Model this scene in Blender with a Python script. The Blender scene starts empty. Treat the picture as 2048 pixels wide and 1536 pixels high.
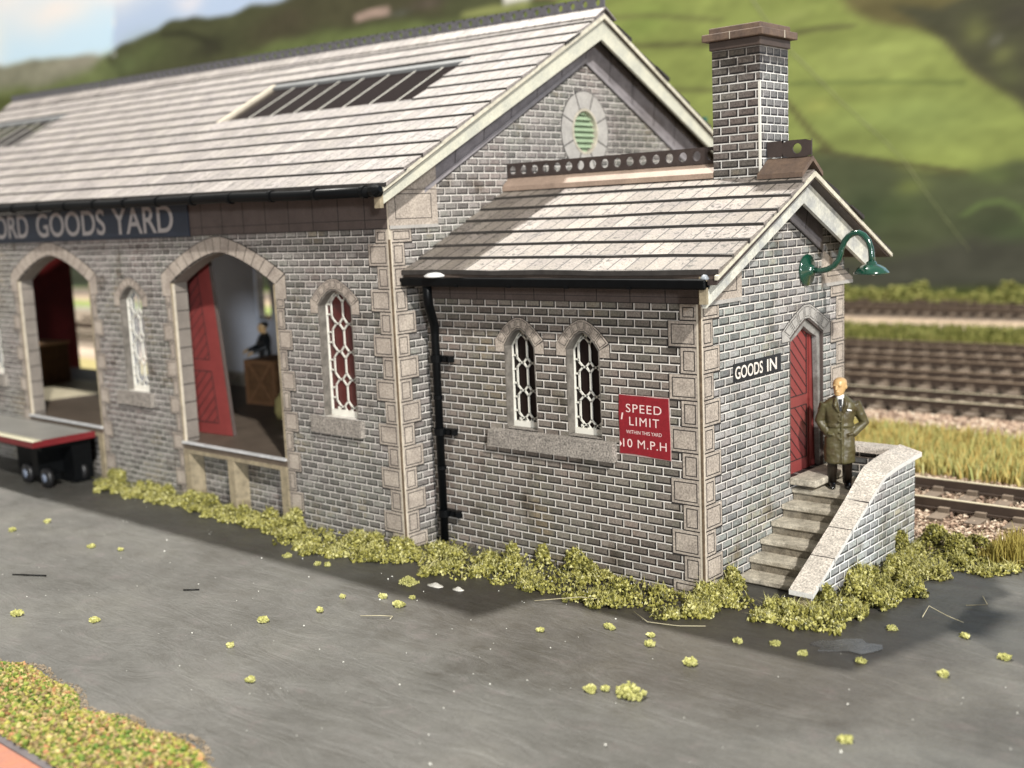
import bpy, bmesh, math, random
import numpy as np
from mathutils import Vector, Matrix
from mathutils.geometry import tessellate_polygon
R = math.radians
PI = math.pi
sc = bpy.context.scene
col = sc.collection

# ------------------------------------------------------------------ camera
YAW, PITCH, ROLL = R(-41.6317), R(8.4327), R(-2.4510)
fw = Vector((math.sin(YAW)*math.cos(PITCH), math.cos(YAW)*math.cos(PITCH), -math.sin(PITCH)))
r0 = Vector((math.cos(YAW), -math.sin(YAW), 0)); u0 = r0.cross(fw)
rt = r0*math.cos(ROLL)+u0*math.sin(ROLL); up = -r0*math.sin(ROLL)+u0*math.cos(ROLL)
cd = bpy.data.cameras.new('camera'); cam = bpy.data.objects.new('camera', cd); col.objects.link(cam)
M = Matrix((rt, up, -fw)).transposed().to_4x4(); M.translation = Vector((8.303, -13.2638, 5.4897))
cam.matrix_world = M
cd.sensor_width = 36; cd.lens = 2261.85/2048*36; cd.clip_end = 2000; cd.clip_start = 0.1
cd.dof.use_dof = True; cd.dof.focus_distance = 16.0; cd.dof.aperture_fstop = 0.30
cd.dof.aperture_blades = 0
sc.camera = cam
# ------------------------------------------------------------------ world and lamps (exhibition hall)
w = bpy.data.worlds.new('World'); sc.world = w; w.use_nodes = True
bg = w.node_tree.nodes['Background']; bg.inputs[0].default_value = (1, .97, .92, 1); bg.inputs[1].default_value = 0.40
def lamp(name, direction, irr, size, color, dist=300):
    d = Vector(direction).normalized(); l = bpy.data.lights.new(name, 'AREA'); l.shape = 'DISK'; l.size = size
    l.energy = irr*PI*PI*dist*dist; l.color = color
    o = bpy.data.objects.new(name, l); col.objects.link(o); o.location = d*dist
    o.rotation_euler = (-d).to_track_quat('-Z', 'Y').to_euler()
lamp('hall_spotlight', (-.45, .157, 1.0), 2.05, 11, (1, .965, .90))
lamp('hall_spotlight', (.5, -.30, .42), 1.42, 8, (1, .97, .92))
lamp('far_hall_lights', (.79, -.61, .14), .50, 20, (.92, .96, 1.0))
sc.view_settings.view_transform = 'Standard'; sc.view_settings.look = 'None'
sc.view_settings.exposure = 0; sc.view_settings.gamma = 1
sc.cycles.max_bounces = 6; sc.cycles.transparent_max_bounces = 8; sc.cycles.use_denoising = True

# ------------------------------------------------------------------ helpers
class MB:
    def __init__(s): s.v = []; s.f = []; s.m = []
    def face(s, pts, m=0):
        n = len(s.v); s.v += [tuple(p) for p in pts]; s.f.append(tuple(range(n, n+len(pts)))); s.m.append(m)
    def hexa(s, p, m=0):      # p: 8 points, 0-3 bottom loop, 4-7 top loop
        n = len(s.v); s.v += [tuple(q) for q in p]
        for f in ((0,3,2,1),(4,5,6,7),(0,1,5,4),(1,2,6,5),(2,3,7,6),(3,0,4,7)):
            s.f.append(tuple(n+i for i in f)); s.m.append(m)
    def box(s, x0, x1, y0, y1, z0, z1, m=0):
        x0, x1 = sorted((x0, x1)); y0, y1 = sorted((y0, y1)); z0, z1 = sorted((z0, z1))
        s.hexa([(x0,y0,z0),(x1,y0,z0),(x1,y1,z0),(x0,y1,z0),(x0,y0,z1),(x1,y0,z1),(x1,y1,z1),(x0,y1,z1)], m)
    def prism(s, poly, axis, a, b, holes=(), m=0, ms=None):
        # 2-D polygon (u,v) pushed along an axis from a to b.  axis 'y': u=x v=z ; 'x': u=y v=z ; 'z': u=x v=y
        if ms is None: ms = m
        def P(u, v, t):
            return (u, t, v) if axis == 'y' else ((t, u, v) if axis == 'x' else (u, v, t))
        loops = [list(poly)]+[list(h) for h in holes]
        tris = tessellate_polygon([[Vector((p[0], p[1], 0)) for p in l] for l in loops])
        flat = [p for l in loops for p in l]; n = len(flat); base = len(s.v)
        s.v += [P(p[0], p[1], a) for p in flat]+[P(p[0], p[1], b) for p in flat]
        def area(l): return sum(l[i][0]*l[(i+1) % len(l)][1]-l[(i+1) % len(l)][0]*l[i][1] for i in range(len(l)))
        for t in tris:
            q = [flat[i] for i in t]
            if area(q) < 0: t = t[::-1]
            s.f.append(tuple(base+i for i in t)); s.m.append(m); s.f.append(tuple(base+n+i for i in t[::-1])); s.m.append(m)
        k = 0
        for l in loops:
            L = len(l)
            for i in range(L):
                j = (i+1) % L; s.f.append((base+k+i, base+k+j, base+n+k+j, base+n+k+i)); s.m.append(ms)
            k += L
    def tube(s, pts, r, n=8, m=0, cap=True):
        pts = [Vector(p) for p in pts]; rr = r if isinstance(r, (list, tuple)) else [r]*len(pts)
        prev = None; rings = []
        for i, p in enumerate(pts):
            d = (pts[min(i+1, len(pts)-1)]-pts[max(i-1, 0)]).normalized()
            if prev is None: a = d.orthogonal().normalized()
            else: a = (prev-d*prev.dot(d)).normalized()
            prev = a; b = d.cross(a); k = len(s.v)
            s.v += [tuple(p+(a*math.cos(2*PI*j/n)+b*math.sin(2*PI*j/n))*rr[i]) for j in range(n)]; rings.append(k)
        for q in range(len(rings)-1):
            for j in range(n):
                j2 = (j+1) % n; s.f.append((rings[q]+j, rings[q]+j2, rings[q+1]+j2, rings[q+1]+j)); s.m.append(m)
        if cap:
            s.f.append(tuple(rings[0]+j for j in range(n))[::-1]); s.m.append(m)
            s.f.append(tuple(rings[-1]+j for j in range(n))); s.m.append(m)
    def lathe(s, prof, c, axis='z', n=20, m=0):
        # prof list of (radius, height)
        k = len(s.v)
        for (r, h) in prof:
            for j in range(n):
                a = 2*PI*j/n; x, y = r*math.cos(a), r*math.sin(a)
                p = (x, y, h) if axis == 'z' else ((h, x, y) if axis == 'x' else (x, h, y))
                s.v.append((c[0]+p[0], c[1]+p[1], c[2]+p[2]))
        for q in range(len(prof)-1):
            for j in range(n):
                j2 = (j+1) % n; s.f.append((k+q*n+j, k+q*n+j2, k+(q+1)*n+j2, k+(q+1)*n+j)); s.m.append(m)
    def loft(s, rings, n=20, m=0, sup=2.0):
        # rings: (cx,cy,cz,rx,ry) horizontal ellipses or list-of-points
        k0 = len(s.v)
        for (cx, cy, cz, rx, ry) in rings:
            for j in range(n):
                a = 2*PI*j/n; c, d = math.cos(a), math.sin(a)
                e = 2.0/sup
                s.v.append((cx+rx*math.copysign(abs(c)**e, c), cy+ry*math.copysign(abs(d)**e, d), cz))
        for q in range(len(rings)-1):
            for j in range(n):
                j2 = (j+1) % n; s.f.append((k0+q*n+j, k0+q*n+j2, k0+(q+1)*n+j2, k0+(q+1)*n+j)); s.m.append(m)
        s.f.append(tuple(k0+j for j in range(n))[::-1]); s.m.append(m)
        e0 = k0+(len(rings)-1)*n; s.f.append(tuple(e0+j for j in range(n))); s.m.append(m)
    def build(s, name, mats, parent=None, smooth=False, fix=True):
        me = bpy.data.meshes.new(name); me.from_pydata(s.v, [], s.f)
        if not isinstance(mats, (list, tuple)): mats = [mats]
        for mm in mats: me.materials.append(mm)
        me.polygons.foreach_set('material_index', s.m)
        if fix:
            bm = bmesh.new(); bm.from_mesh(me); bmesh.ops.recalc_face_normals(bm, faces=bm.faces); bm.to_mesh(me); bm.free()
        if smooth: me.polygons.foreach_set('use_smooth', [True]*len(me.polygons))
        o = bpy.data.objects.new(name, me); col.objects.link(o)
        if parent: o.parent = parent
        return o
def empty(name, loc=(0, 0, 0), rz=0):
    o = bpy.data.objects.new(name, None); col.objects.link(o); o.location = loc; o.rotation_euler = (0, 0, rz)
    o.empty_display_size = .2; return o
def tag(o, label=None, cat=None, group=None, kind=None):
    if label: o['label'] = label
    if cat: o['category'] = cat
    if group: o['group'] = group
    if kind: o['kind'] = kind
    return o
def copy_tree(o, parent=None):
    c = o.copy(); col.objects.link(c); c.parent = parent
    for ch in [x for x in bpy.data.objects if x.parent == o]: copy_tree(ch, c)
    return c
def lin(r, g, b):
    f = lambda c: ((c/255+.055)/1.055)**2.4 if c > 10 else c/255/12.92
    return (f(r), f(g), f(b), 1)

# ------------------------------------------------------------------ materials
def newmat(name):
    m = bpy.data.materials.new(name); m.use_nodes = True; nt = m.node_tree
    return m, nt, nt.nodes['Principled BSDF']
def N(nt, typ, **kw):
    n = nt.nodes.new(typ)
    for k, v in kw.items(): setattr(n, k, v)
    return n
def noise(nt, vec, scale, detail=4, rough=.6):
    n = N(nt, 'ShaderNodeTexNoise'); n.inputs['Scale'].default_value = scale; n.inputs['Detail'].default_value = detail
    n.inputs['Roughness'].default_value = rough; nt.links.new(vec, n.inputs['Vector']); return n.outputs['Fac']
def ramp(nt, fac, stops):
    n = N(nt, 'ShaderNodeValToRGB'); e = n.color_ramp.elements
    while len(e) < len(stops): e.new(.5)
    for el, (p, c) in zip(e, stops):
        el.position = p; el.color = c if len(c) == 4 else (*c, 1)
    nt.links.new(fac, n.inputs[0]); return n.outputs[0]
def mix(nt, a, b, fac, mode='MIX'):
    n = N(nt, 'ShaderNodeMix', data_type='RGBA', blend_type=mode)
    for s, v in ((n.inputs[0], fac), (n.inputs[6], a), (n.inputs[7], b)):
        if hasattr(v, 'is_linked') or isinstance(v, bpy.types.NodeSocket): nt.links.new(v, s)
        else: s.default_value = v
    return n.outputs[2]
def math_(nt, op, a, b=0.0):
    n = N(nt, 'ShaderNodeMath', operation=op)
    for s, v in ((n.inputs[0], a), (n.inputs[1], b)):
        if isinstance(v, bpy.types.NodeSocket): nt.links.new(v, s)
        else: s.default_value = v
    return n.outputs[0]
def objco(nt): return N(nt, 'ShaderNodeNewGeometry').outputs['Position']
def pm(name, c, rough=.6, var=.25, scale=4, fine=.15, fscale=50, bump=0, spec=.4, c2=None, metal=0, coat=0):
    m, nt, b = newmat(name); P = objco(nt)
    c = (*c[:3], 1); c2 = (*c2[:3], 1) if c2 else tuple(x*(1-var) for x in c[:3])+(1,)
    f = noise(nt, P, scale, 5, .65)
    cc = ramp(nt, f, [(.35, c), (.65, c2)])
    f2 = noise(nt, P, fscale, 3)
    g = ramp(nt, f2, [(.3, (1-fine,)*3), (.7, (1+fine*.5,)*3)])
    cc = mix(nt, cc, g, 1.0, 'MULTIPLY'); nt.links.new(cc, b.inputs['Base Color'])
    b.inputs['Roughness'].default_value = rough; b.inputs['Specular IOR Level'].default_value = spec; b.inputs['Metallic'].default_value = metal
    if coat: b.inputs['Coat Weight'].default_value = coat; b.inputs['Coat Roughness'].default_value = .15
    if bump:
        bn = N(nt, 'ShaderNodeBump'); bn.inputs['Strength'].default_value = bump; bn.inputs['Distance'].default_value = .02
        nt.links.new(f2, bn.inputs['Height']); nt.links.new(bn.outputs[0], b.inputs['Normal'])
    return m
def brick(name, axis, zoff, hoff=0.0, pitch=.29, dark=(.072, .065, .061), light=(.34, .312, .29), mortar=(.74, .70, .645), wide=None, msize=.0088, soot=None):
    m, nt, b = newmat(name); P = objco(nt)
    sp = N(nt, 'ShaderNodeSeparateXYZ'); nt.links.new(P, sp.inputs[0])
    cb = N(nt, 'ShaderNodeCombineXYZ')
    nt.links.new(math_(nt, 'SUBTRACT', sp.outputs[0 if axis == 'x' else 1], hoff), cb.inputs[0])
    nt.links.new(math_(nt, 'SUBTRACT', sp.outputs[2], zoff), cb.inputs[1])
    # the printed lines waver a little
    def bt(off, ms, sm, c1, c2, cm):
        ad = N(nt, 'ShaderNodeVectorMath', operation='ADD'); nt.links.new(cb.outputs[0], ad.inputs[0]); ad.inputs[1].default_value = off
        t = N(nt, 'ShaderNodeTexBrick'); t.offset = .5; t.offset_frequency = 2; t.squash = 1
        nt.links.new(ad.outputs[0], t.inputs['Vector']); t.inputs['Scale'].default_value = 1
        t.inputs['Mortar Size'].default_value = ms; t.inputs['Mortar Smooth'].default_value = sm
        t.inputs['Brick Width'].default_value = pitch; t.inputs['Row Height'].default_value = .125
        t.inputs['Color1'].default_value = c1; t.inputs['Color2'].default_value = c2; t.inputs['Mortar'].default_value = cm
        return t
    d4, l4 = (*dark, 1), (*light, 1)
    t1 = bt((0, 0, 0), msize, .1, (0, 0, 0, 1), (1, 1, 1, 1), (0, 0, 0, 1))
    t2 = bt((.012, -.011, 0), .032, .55, (0, 0, 0, 1), (0, 0, 0, 1), (1, 1, 1, 1))
    big = noise(nt, P, .9, 4, .6); mid = noise(nt, P, 5, 4, .7); fi = noise(nt, P, 34, 5, .85)
    base = mix(nt, d4, l4, math_(nt, 'ADD', math_(nt, 'MULTIPLY', t1.outputs['Color'], .55), math_(nt, 'MULTIPLY', mid, .50)))
    tint = ramp(nt, big, [(.30, (.95, .86, .84)), (.45, (1, 1, 1)), (.58, (.88, .95, .90)), (.70, (1.18, 1.10, .86))])
    base = mix(nt, base, tint, 1.0, 'MULTIPLY')
    base = mix(nt, base, ramp(nt, fi, [(.34, (.42,)*3), (.66, (1.6,)*3)]), 1.0, 'MULTIPLY')
    base = mix(nt, base, (.010, .009, .009, 1), math_(nt, 'MULTIPLY', t2.outputs['Fac'], .96))
    mort = mix(nt, (*mortar, 1), tuple(x*.55 for x in mortar)+(1,), ramp(nt, mid, [(.45, (0,)*3), (.7, (1,)*3)]))
    base = mix(nt, base, mort, t1.outputs['Fac'])
    st = noise(nt, P, 1.7, 3, .5)
    base = mix(nt, base, (.50, .45, .40, 1), ramp(nt, st, [(.58, (0, 0, 0)), (.75, (1, 1, 1))]), 'MULTIPLY')
    if soot:
        sz = math_(nt, 'ADD', math_(nt, 'SUBTRACT', sp.outputs[2], soot), math_(nt, 'MULTIPLY', math_(nt, 'SUBTRACT', mid, .5), .9))
        base = mix(nt, base, (.20, .17, .15, 1), ramp(nt, sz, [(.0, (0, 0, 0)), (.35, (.85,)*3)]), 'MULTIPLY')
    nt.links.new(base, b.inputs['Base Color'])
    b.inputs['Roughness'].default_value = .55; b.inputs['Specular IOR Level'].default_value = .3
    return m
def slate(name, pitch_y, y0, width, c1, c2, fleck=.5, green=0.0, xoff=0, ms=.011):
    m, nt, b = newmat(name); P = objco(nt)
    sp = N(nt, 'ShaderNodeSeparateXYZ'); nt.links.new(P, sp.inputs[0]); cb = N(nt, 'ShaderNodeCombineXYZ')
    nt.links.new(math_(nt, 'ADD', sp.outputs[0], xoff), cb.inputs[0])
    nt.links.new(math_(nt, 'SUBTRACT', sp.outputs[1], y0), cb.inputs[1])
    t = N(nt, 'ShaderNodeTexBrick'); t.offset = .5; nt.links.new(cb.outputs[0], t.inputs['Vector']); t.inputs['Scale'].default_value = 1
    t.inputs['Mortar Size'].default_value = ms; t.inputs['Mortar Smooth'].default_value = .1
    t.inputs['Brick Width'].default_value = width; t.inputs['Row Height'].default_value = pitch_y
    t.inputs['Color1'].default_value = (*c1, 1); t.inputs['Color2'].default_value = (*c2, 1); t.inputs['Mortar'].default_value = (.020, .017, .015, 1)
    n1 = noise(nt, P, 12, 3, .62); n2 = noise(nt, P, 2.2, 5, .7); n3 = noise(nt, P, 30, 5, .85)
    c = mix(nt, t.outputs['Color'], ramp(nt, n2, [(.3, (1.1, 1.07, .98)), (.7, (.88, .84, .86))]), 1.0, 'MULTIPLY')
    c = mix(nt, c, ramp(nt, n3, [(.34, (.48,)*3), (.64, (1.45,)*3)]), 1.0, 'MULTIPLY')
    c = mix(nt, c, (.05, .045, .035, 1), math_(nt, 'MULTIPLY', ramp(nt, math_(nt, 'ADD', n1, math_(nt, 'MULTIPLY', math_(nt, 'SUBTRACT', n2, .5), .5)), [(.60, (0, 0, 0)), (.65, (1, 1, 1))]), fleck))
    if green:
        gx = math_(nt, 'ADD', math_(nt, 'MULTIPLY', sp.outputs[0], -.8), -3.0)
        g2 = math_(nt, 'MULTIPLY', ramp(nt, math_(nt, 'ADD', math_(nt, 'MULTIPLY', gx, .35), n2), [(.55, (0, 0, 0)), (1.0, (1, 1, 1))]), green)
        c = mix(nt, c, (.085, .082, .055, 1), g2)
    nt.links.new(c, b.inputs['Base Color']); b.inputs['Roughness'].default_value = .5; b.inputs['Specular IOR Level'].default_value = .45
    bn = N(nt, 'ShaderNodeBump'); bn.inputs['Strength'].default_value = .25; bn.inputs['Distance'].default_value = .01
    nt.links.new(n1, bn.inputs['Height']); nt.links.new(bn.outputs[0], b.inputs['Normal'])
    return m
def island(name, stops, rough=.8, spec=.2, var=.2, fn=1.3):
    m, nt, b = newmat(name); g = N(nt, 'ShaderNodeNewGeometry')
    n = noise(nt, g.outputs['Position'], fn, 3)
    f = math_(nt, 'ADD', math_(nt, 'MULTIPLY', g.outputs['Random Per Island'], .75), math_(nt, 'MULTIPLY', n, .5)); f = math_(nt, 'SUBTRACT', f, .12)
    c = ramp(nt, f, stops); nt.links.new(c, b.inputs['Base Color'])
    b.inputs['Roughness'].default_value = rough; b.inputs['Specular IOR Level'].default_value = spec
    return m

q3 = .125
ZA, ZM = .081, .012
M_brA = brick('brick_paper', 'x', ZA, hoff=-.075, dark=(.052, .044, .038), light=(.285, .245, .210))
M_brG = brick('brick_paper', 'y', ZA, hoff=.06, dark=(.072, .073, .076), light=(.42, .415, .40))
M_brM = brick('brick_paper', 'x', ZM, hoff=-.05)
M_brMG = brick('brick_paper', 'y', ZM, hoff=.02)
M_brS = brick('brick_paper', 'y', .03, hoff=.0, dark=(.10, .105, .115), light=(.52, .525, .52), mortar=(.90, .90, .88), msize=.011)
M_brCx = brick('chimney_paper', 'x', .06, hoff=-.1, pitch=.30, dark=(.055, .047, .043), light=(.22, .19, .17), mortar=(.66, .64, .60), soot=7.35)
M_brCy = brick('chimney_paper', 'y', .06, hoff=.05, pitch=.22, dark=(.055, .052, .052), light=(.27, .26, .255), mortar=(.74, .73, .70), soot=7.35)
M_stone = pm('printed_sandstone', (.50, .435, .365), .6, .28, 3, .45, 34, c2=(.35, .30, .255))
M_stoneG = pm('printed_grey_stone', (.44, .42, .39), .6, .2, 5, .25, 50)
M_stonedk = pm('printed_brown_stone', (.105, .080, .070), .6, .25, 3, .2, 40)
M_frG = pm('printed_violet_stone', (.25, .23, .24), .6, .35, 3, .2, 40)
M_line = pm('printed_line', (.030, .026, .024), .7)
M_card = pm('card_edge', (.62, .55, .44), .7, .25, 8, .1)
M_cardbr = pm('card_core', (.17, .12, .075), .8, .5, 10, .2)
M_cardtan = pm('tan_card', (.36, .30, .20), .7, .4, 6, .15)
M_white = pm('cream_plastic', (.74, .72, .64), .45, .08, 5, .05)
M_barge = pm('weathered_cream_board', (.60, .585, .47), .55, .25, 2.5, .16, 30, c2=(.46, .46, .39))
M_under = pm('brown_card', (.095, .070, .055), .8, .3, 4, .2)
M_sill = pm('speckled_grey_stone', (.36, .325, .285), .7, .3, 6, .75, 34)
M_cope = pm('speckled_coping_stone', (.74, .67, .58), .7, .25, 5, .6, 36)
M_step = pm('weathered_step_stone', (.62, .56, .45), .75, .5, 6, .4, 45, bump=.3)
M_stepf = pm('weathered_riser_stone', (.27, .235, .18), .75, .5, 8, .4, 45)
M_black = pm('black_gutter_plastic', (.004, .0045, .005), .40, .3, 5, .1, spec=.10)
M_red = pm('red_printed_door', (.245, .050, .046), .45, .15, 3, .12, 40)
M_redd = pm('dark_red_print', (.20, .018, .018), .5, .2, 3, .12)
M_redsign = pm('red_enamel_print', (.26, .014, .022), .5, .18, 14, .15, 50)
M_letter = pm('cream_letter', (.80, .74, .66), .5, .05)
M_letterp = pm('pink_white_letter', (.85, .66, .62), .5, .1)
M_lettery = pm('grey_letter', (.40, .375, .36), .5, .1)
M_navy = pm('navy_sign_print', (.022, .032, .052), .5, .25, 2, .1)
M_blksign = pm('black_sign_print', (.016, .018, .022), .4, .2, 3)
M_green = pm('gloss_green_enamel', (.006, .055, .033), .18, .2, 6, .05, spec=.6, coat=.8)
M_louv = pm('pale_green_louvre', (.33, .43, .28), .5, .15, 6)
M_ridgeM = pm('grey_ridge_tile', (.13, .125, .135), .6, .2, 5, .2)
M_ridgeA = pm('dark_brown_ridge_card', (.055, .040, .035), .6, .3, 5, .15)
M_ridgeL = pm('pink_brown_ridge_card', (.38, .28, .215), .6, .25, 3, .2)
M_cap = pm('brown_cap_card', (.17, .115, .080), .65, .35, 5, .3, 40, c2=(.10, .07, .055))
M_inwall = pm('pale_blue_inner_wall', (.72, .77, .88), .8, .1, 1)
M_deck = pm('brown_deck_boards', (.13, .10, .075), .6, .3, 1.5, .2, 30)
M_deckl = pm('pale_deck_patch', (.45, .40, .28), .7, .2, 3, .15)
M_slM = slate('printed_pink_slates', .4175, -1.24, .30, (.192, .176, .167), (.280, .259, .248), .80, ms=.010)
M_slA = slate('printed_mossy_slates', .39, -.5, .305, (.182, .162, .144), (.282, .254, .230), .95, green=.12, xoff=.12, ms=.012)
M_slE = pm('slate_edge', (.045, .040, .036), .8, .4, 6, .2)
M_flash = pm('grey_flashing', (.17, .175, .175), .5, .2, 3)
M_crate = pm('brown_crate_wood', (.15, .075, .030), .7, .4, 6, .3)
M_crate2 = pm('pale_crate_lid', (.50, .30, .16), .7, .2, 5)
M_sleeper = pm('brown_sleeper', (.165, .125, .090), .8, .4, 3, .2)
M_rust = pm('rusty_rail_side', (.050, .032, .022), .7, .3, 3)
M_railtop = pm('worn_rail_top', (.62, .55, .40), .35, .15, 2, .1, metal=.3)
# dark glass
def glassm(name, c, rough=.08, alpha=1.0):
    m, nt, b = newmat(name); b.inputs['Base Color'].default_value = (*c, 1); b.inputs['Roughness'].default_value = rough
    b.inputs['Specular IOR Level'].default_value = .5; b.inputs['Alpha'].default_value = alpha
    return m
M_glassdk = glassm('dark_window_film', (.012, .007, .006), .3)
M_glassdk.node_tree.nodes['Principled BSDF'].inputs['Specular IOR Level'].default_value = .12
M_glassred = pm('dull_red_window_film', (.10, .018, .016), .3, .35, 2.5, .1)
M_glassclear = glassm('clear_acetate', (.60, .62, .64), .15, .30)
M_glassroof = glassm('rooflight_acetate', (.020, .012, .012), .12, .40)
M_glassroof.node_tree.nodes['Principled BSDF'].inputs['Specular IOR Level'].default_value = .12

# ------------------------------------------------------------------ GOODS SHED (the one glued building)
shed = empty('goods_shed', (0, 0, 0))
tag(shed, 'grey brick model goods shed with pale slate roofs, low office extension and chimney', 'goods shed')
GX, FY = -5.36, -.73            # main gable plane, main front plane
FX = -28.5                      # far end of the shed
BY = 9.93                       # rear wall plane
def arc_top(cx, w, zs, rise, n=14, p=1.6):      # opening outline from right spring over to left spring
    return [(cx+w/2*(1-2*i/n), zs+rise*(1-abs(1-2*i/n)**p)) for i in range(n+1)]
def opening(cx, w, z0, zs, rise, n=14, p=1.6):
    return [(cx-w/2, z0), (cx+w/2, z0)]+arc_top(cx, w, zs, rise, n, p)
# ---- walls
ARCH = [(-10.17, 3.42), (-16.80, 3.42)]
MW = [-6.84, -13.45, -20.15]
AW = [-3.30, -2.05]
def winop(cx, w, z0, zs, rise): return opening(cx, w, z0, zs, rise, 8, 1.75)
b = MB()
holes = [opening(c, wd, 0.0-.5, 4.45, .60) for c, wd in ARCH]
# the arches run down to the ground, so the wall is cut into one outline
outl = [(FX, 0)]
for c, wd in sorted(ARCH):
    outl += [(c-wd/2, 0)]+arc_top(c, wd, 4.45, .60)[::-1]+[(c+wd/2, 0)]
outl += [(GX-.03, 0), (GX-.03, 6.0), (FX, 6.0)]
b.prism(outl, 'y', FY, FY+.34, [winop(c, .9, 2.14, 4.10, .29) for c in MW])
b.build('front_wall', M_brM, shed)
b = MB()
circ = [(4.55+.40*math.cos(2*PI*i/28), 7.05+.43*math.sin(2*PI*i/28)) for i in range(28)]
SM, SA = .535, .487
def zM(y): return 9.10-SM*abs(y-4.6)
def zAn(y): return 5.92-SA*abs(y-2.235)
portal = [(5.3, 0), (5.3, 3.9), (5.7, 4.6), (6.9, 4.9), (8.1, 4.6), (8.5, 3.9), (8.5, 0)]
b.prism([(FY+.03, 0)]+portal+[(BY, 0), (BY, zM(BY)-.1), (4.6, 9.0), (FY+.03, zM(FY)-.1)], 'x', GX-.34, GX, [circ])
b.build('gable_wall', M_brMG, shed)
b = MB()
b.prism([(FY+.34, 0)]+portal+[(BY, 0), (BY, zM(BY)-.1), (4.6, 9.0), (FY+.34, zM(FY)-.1)], 'x', FX, FX+.3)
b.build('far_gable_wall', M_brMG, shed)
b = MB()
b.prism([(FX, 0), (GX-.34, 0), (GX-.34, 6.0), (FX, 6.0)], 'y', BY-.3, BY-.01, [opening(-22.95, .8, 2.4, 4.3, .3, 8)])
b.build('rear_wall', M_brM, shed)
b = MB(); b.box(-26.5, GX-.40, BY-.36, BY-.305, .55, 5.9); 
bb = b.build('inner_wall_lining', M_inwall, shed)
# cut the small rear window through the lining
bpy.data.objects.remove(bb)
b = MB(); b.prism([(-26.5, .55), (GX-.4, .55), (GX-.4, 5.9), (-26.5, 5.9)], 'y', BY-.36, BY-.305, [opening(-22.95, .8, 2.4, 4.3, .3, 8)])
b.build('inner_wall_lining', M_inwall, shed)
# end lining of dark red
b = MB(); b.box(FX+.32, FX+.40, 3.2, 5.62, 0.02, 5.3); b.build('end_door_leaf', M_redd, shed)
# annex walls
b = MB()
b.prism([(GX+.02, 0), (-.03, 0), (-.03, 4.62), (GX+.02, 4.62)], 'y', 0, .24, [winop(c, .64, 2.14, 3.47, .29) for c in AW])
b.build('office_front_wall', M_brA, shed)
b = MB(); WA = 4.47
door = opening(3.13, 1.14, 1.22, 3.44, .29, 8, 1.1)
b.prism([(.03, 0), (WA, 0), (WA, zAn(WA)-.1), (2.235, 5.86), (.03, zAn(0)-.1)], 'x', -.24, 0, [door])
b.build('office_gable_wall', M_brG, shed)
b = MB(); b.box(GX+.02, -.24, WA-.2, WA-.004, 0, 4.6); b.build('office_rear_wall', M_brA, shed)
# ---- corner card edges
b = MB(); b.box(-.052, .010, -.010, .052, 0, 4.62, 0); b.box(-.016, .013, -.013, .016, 0, 4.62, 1)
b.build('corner_card_edge', [M_card, M_cardbr], shed)
b = MB(); b.box(GX-.050, GX+.010, FY-.010, FY+.050, 0, 5.98, 0); b.box(GX-.014, GX+.013, FY-.013, FY+.014, 0, 5.2, 1)
b.build('corner_card_edge', [M_card, M_cardbr], shed)
# ---- quoins: plates with dark printed outline and inset line
def plate(b, axis, sgn, pl, u0, u1, z0, z1, inset=.05, ox=.012, st=0):
    # drawn on plane `pl` facing sgn along axis
    def bx(a0, a1, c0, c1, d0, d1, m):
        lo, hi = pl+sgn*d0, pl+sgn*d1
        if axis == 'y': b.box(a0, a1, lo, hi, c0, c1, m)
        else: b.box(lo, hi, a0, a1, c0, c1, m)
    bx(u0-ox*.6, u1+ox*.6, z0-ox, z1+.002, -.01, .003, 1)
    bx(u0+.008, u1-.008, z0+.018, z1-.002, -.01, .006, st)
    if inset and u1-u0 > 2.6*inset:
        a, c, d, e = u0+inset, u1-inset, z0+inset, z1-inset*.8; t = .014
        for (p, q, r_, s_) in ((a, c, d, d+t), (a, c, e-t, e), (a, a+t, d+t, e-t), (c-t, c, d+t, e-t)):
            bx(p, q, r_, s_, .0, .008, 1)
bqs = [MB() for _ in range(9)]
H = .375
k = 0; z = .018
zt = 10.55*H+.0        # joint k=0 of the office quoins
for k in range(-1, 11):
    z1 = zt-k*H; z0 = max(z1-H, .0)
    if k == -1: z1 = 4.19; z0 = zt
    wide = (k % 2 == 0)
    plate(bqs[0], 'y', -1, 0, -(.52 if wide else .325), -.036, z0, z1)
    plate(bqs[1], 'x', 1, 0, .036, (.325 if wide else .50), z0, z1)
    plate(bqs[2], 'x', 1, 0, WA-(.50 if not wide else .30), WA-.002, z0, z1)
zt2 = .262+13*H
for k in range(-1, 14):
    z1 = zt2-k*H; z0 = max(z1-H, 0)
    if k == -1: z1 = 5.37; z0 = zt2
    wide = (k % 2 == 0)
    plate(bqs[3], 'y', -1, FY, GX-(.52 if wide else .325), GX-.036, z0, z1)
    plate(bqs[4], 'x', 1, GX, FY+.036, FY+(.325 if wide else .50), z0, z1)
for c, wd in ARCH:
    for k in range(2, 14):
        z1 = zt2-k*H; z0 = max(z1-H, 0)
        if k == 2: z1 = 4.22; z0 = zt2-3*H
        wide = (k % 2 == 0)
        for s in (-1, 1):
            e = c+s*wd/2; e2 = e+s*(.22 if not wide else .40)
            if k == 2: e2 = e+s*.24
            plate(bqs[5+(2 if c < -12 else 0)+(1 if s > 0 else 0)], 'y', -1, FY, min(e, e2), max(e, e2), z0, z1, .04)
for bq in bqs: bq.build('quoins', [M_stone, M_line], shed)
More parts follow.
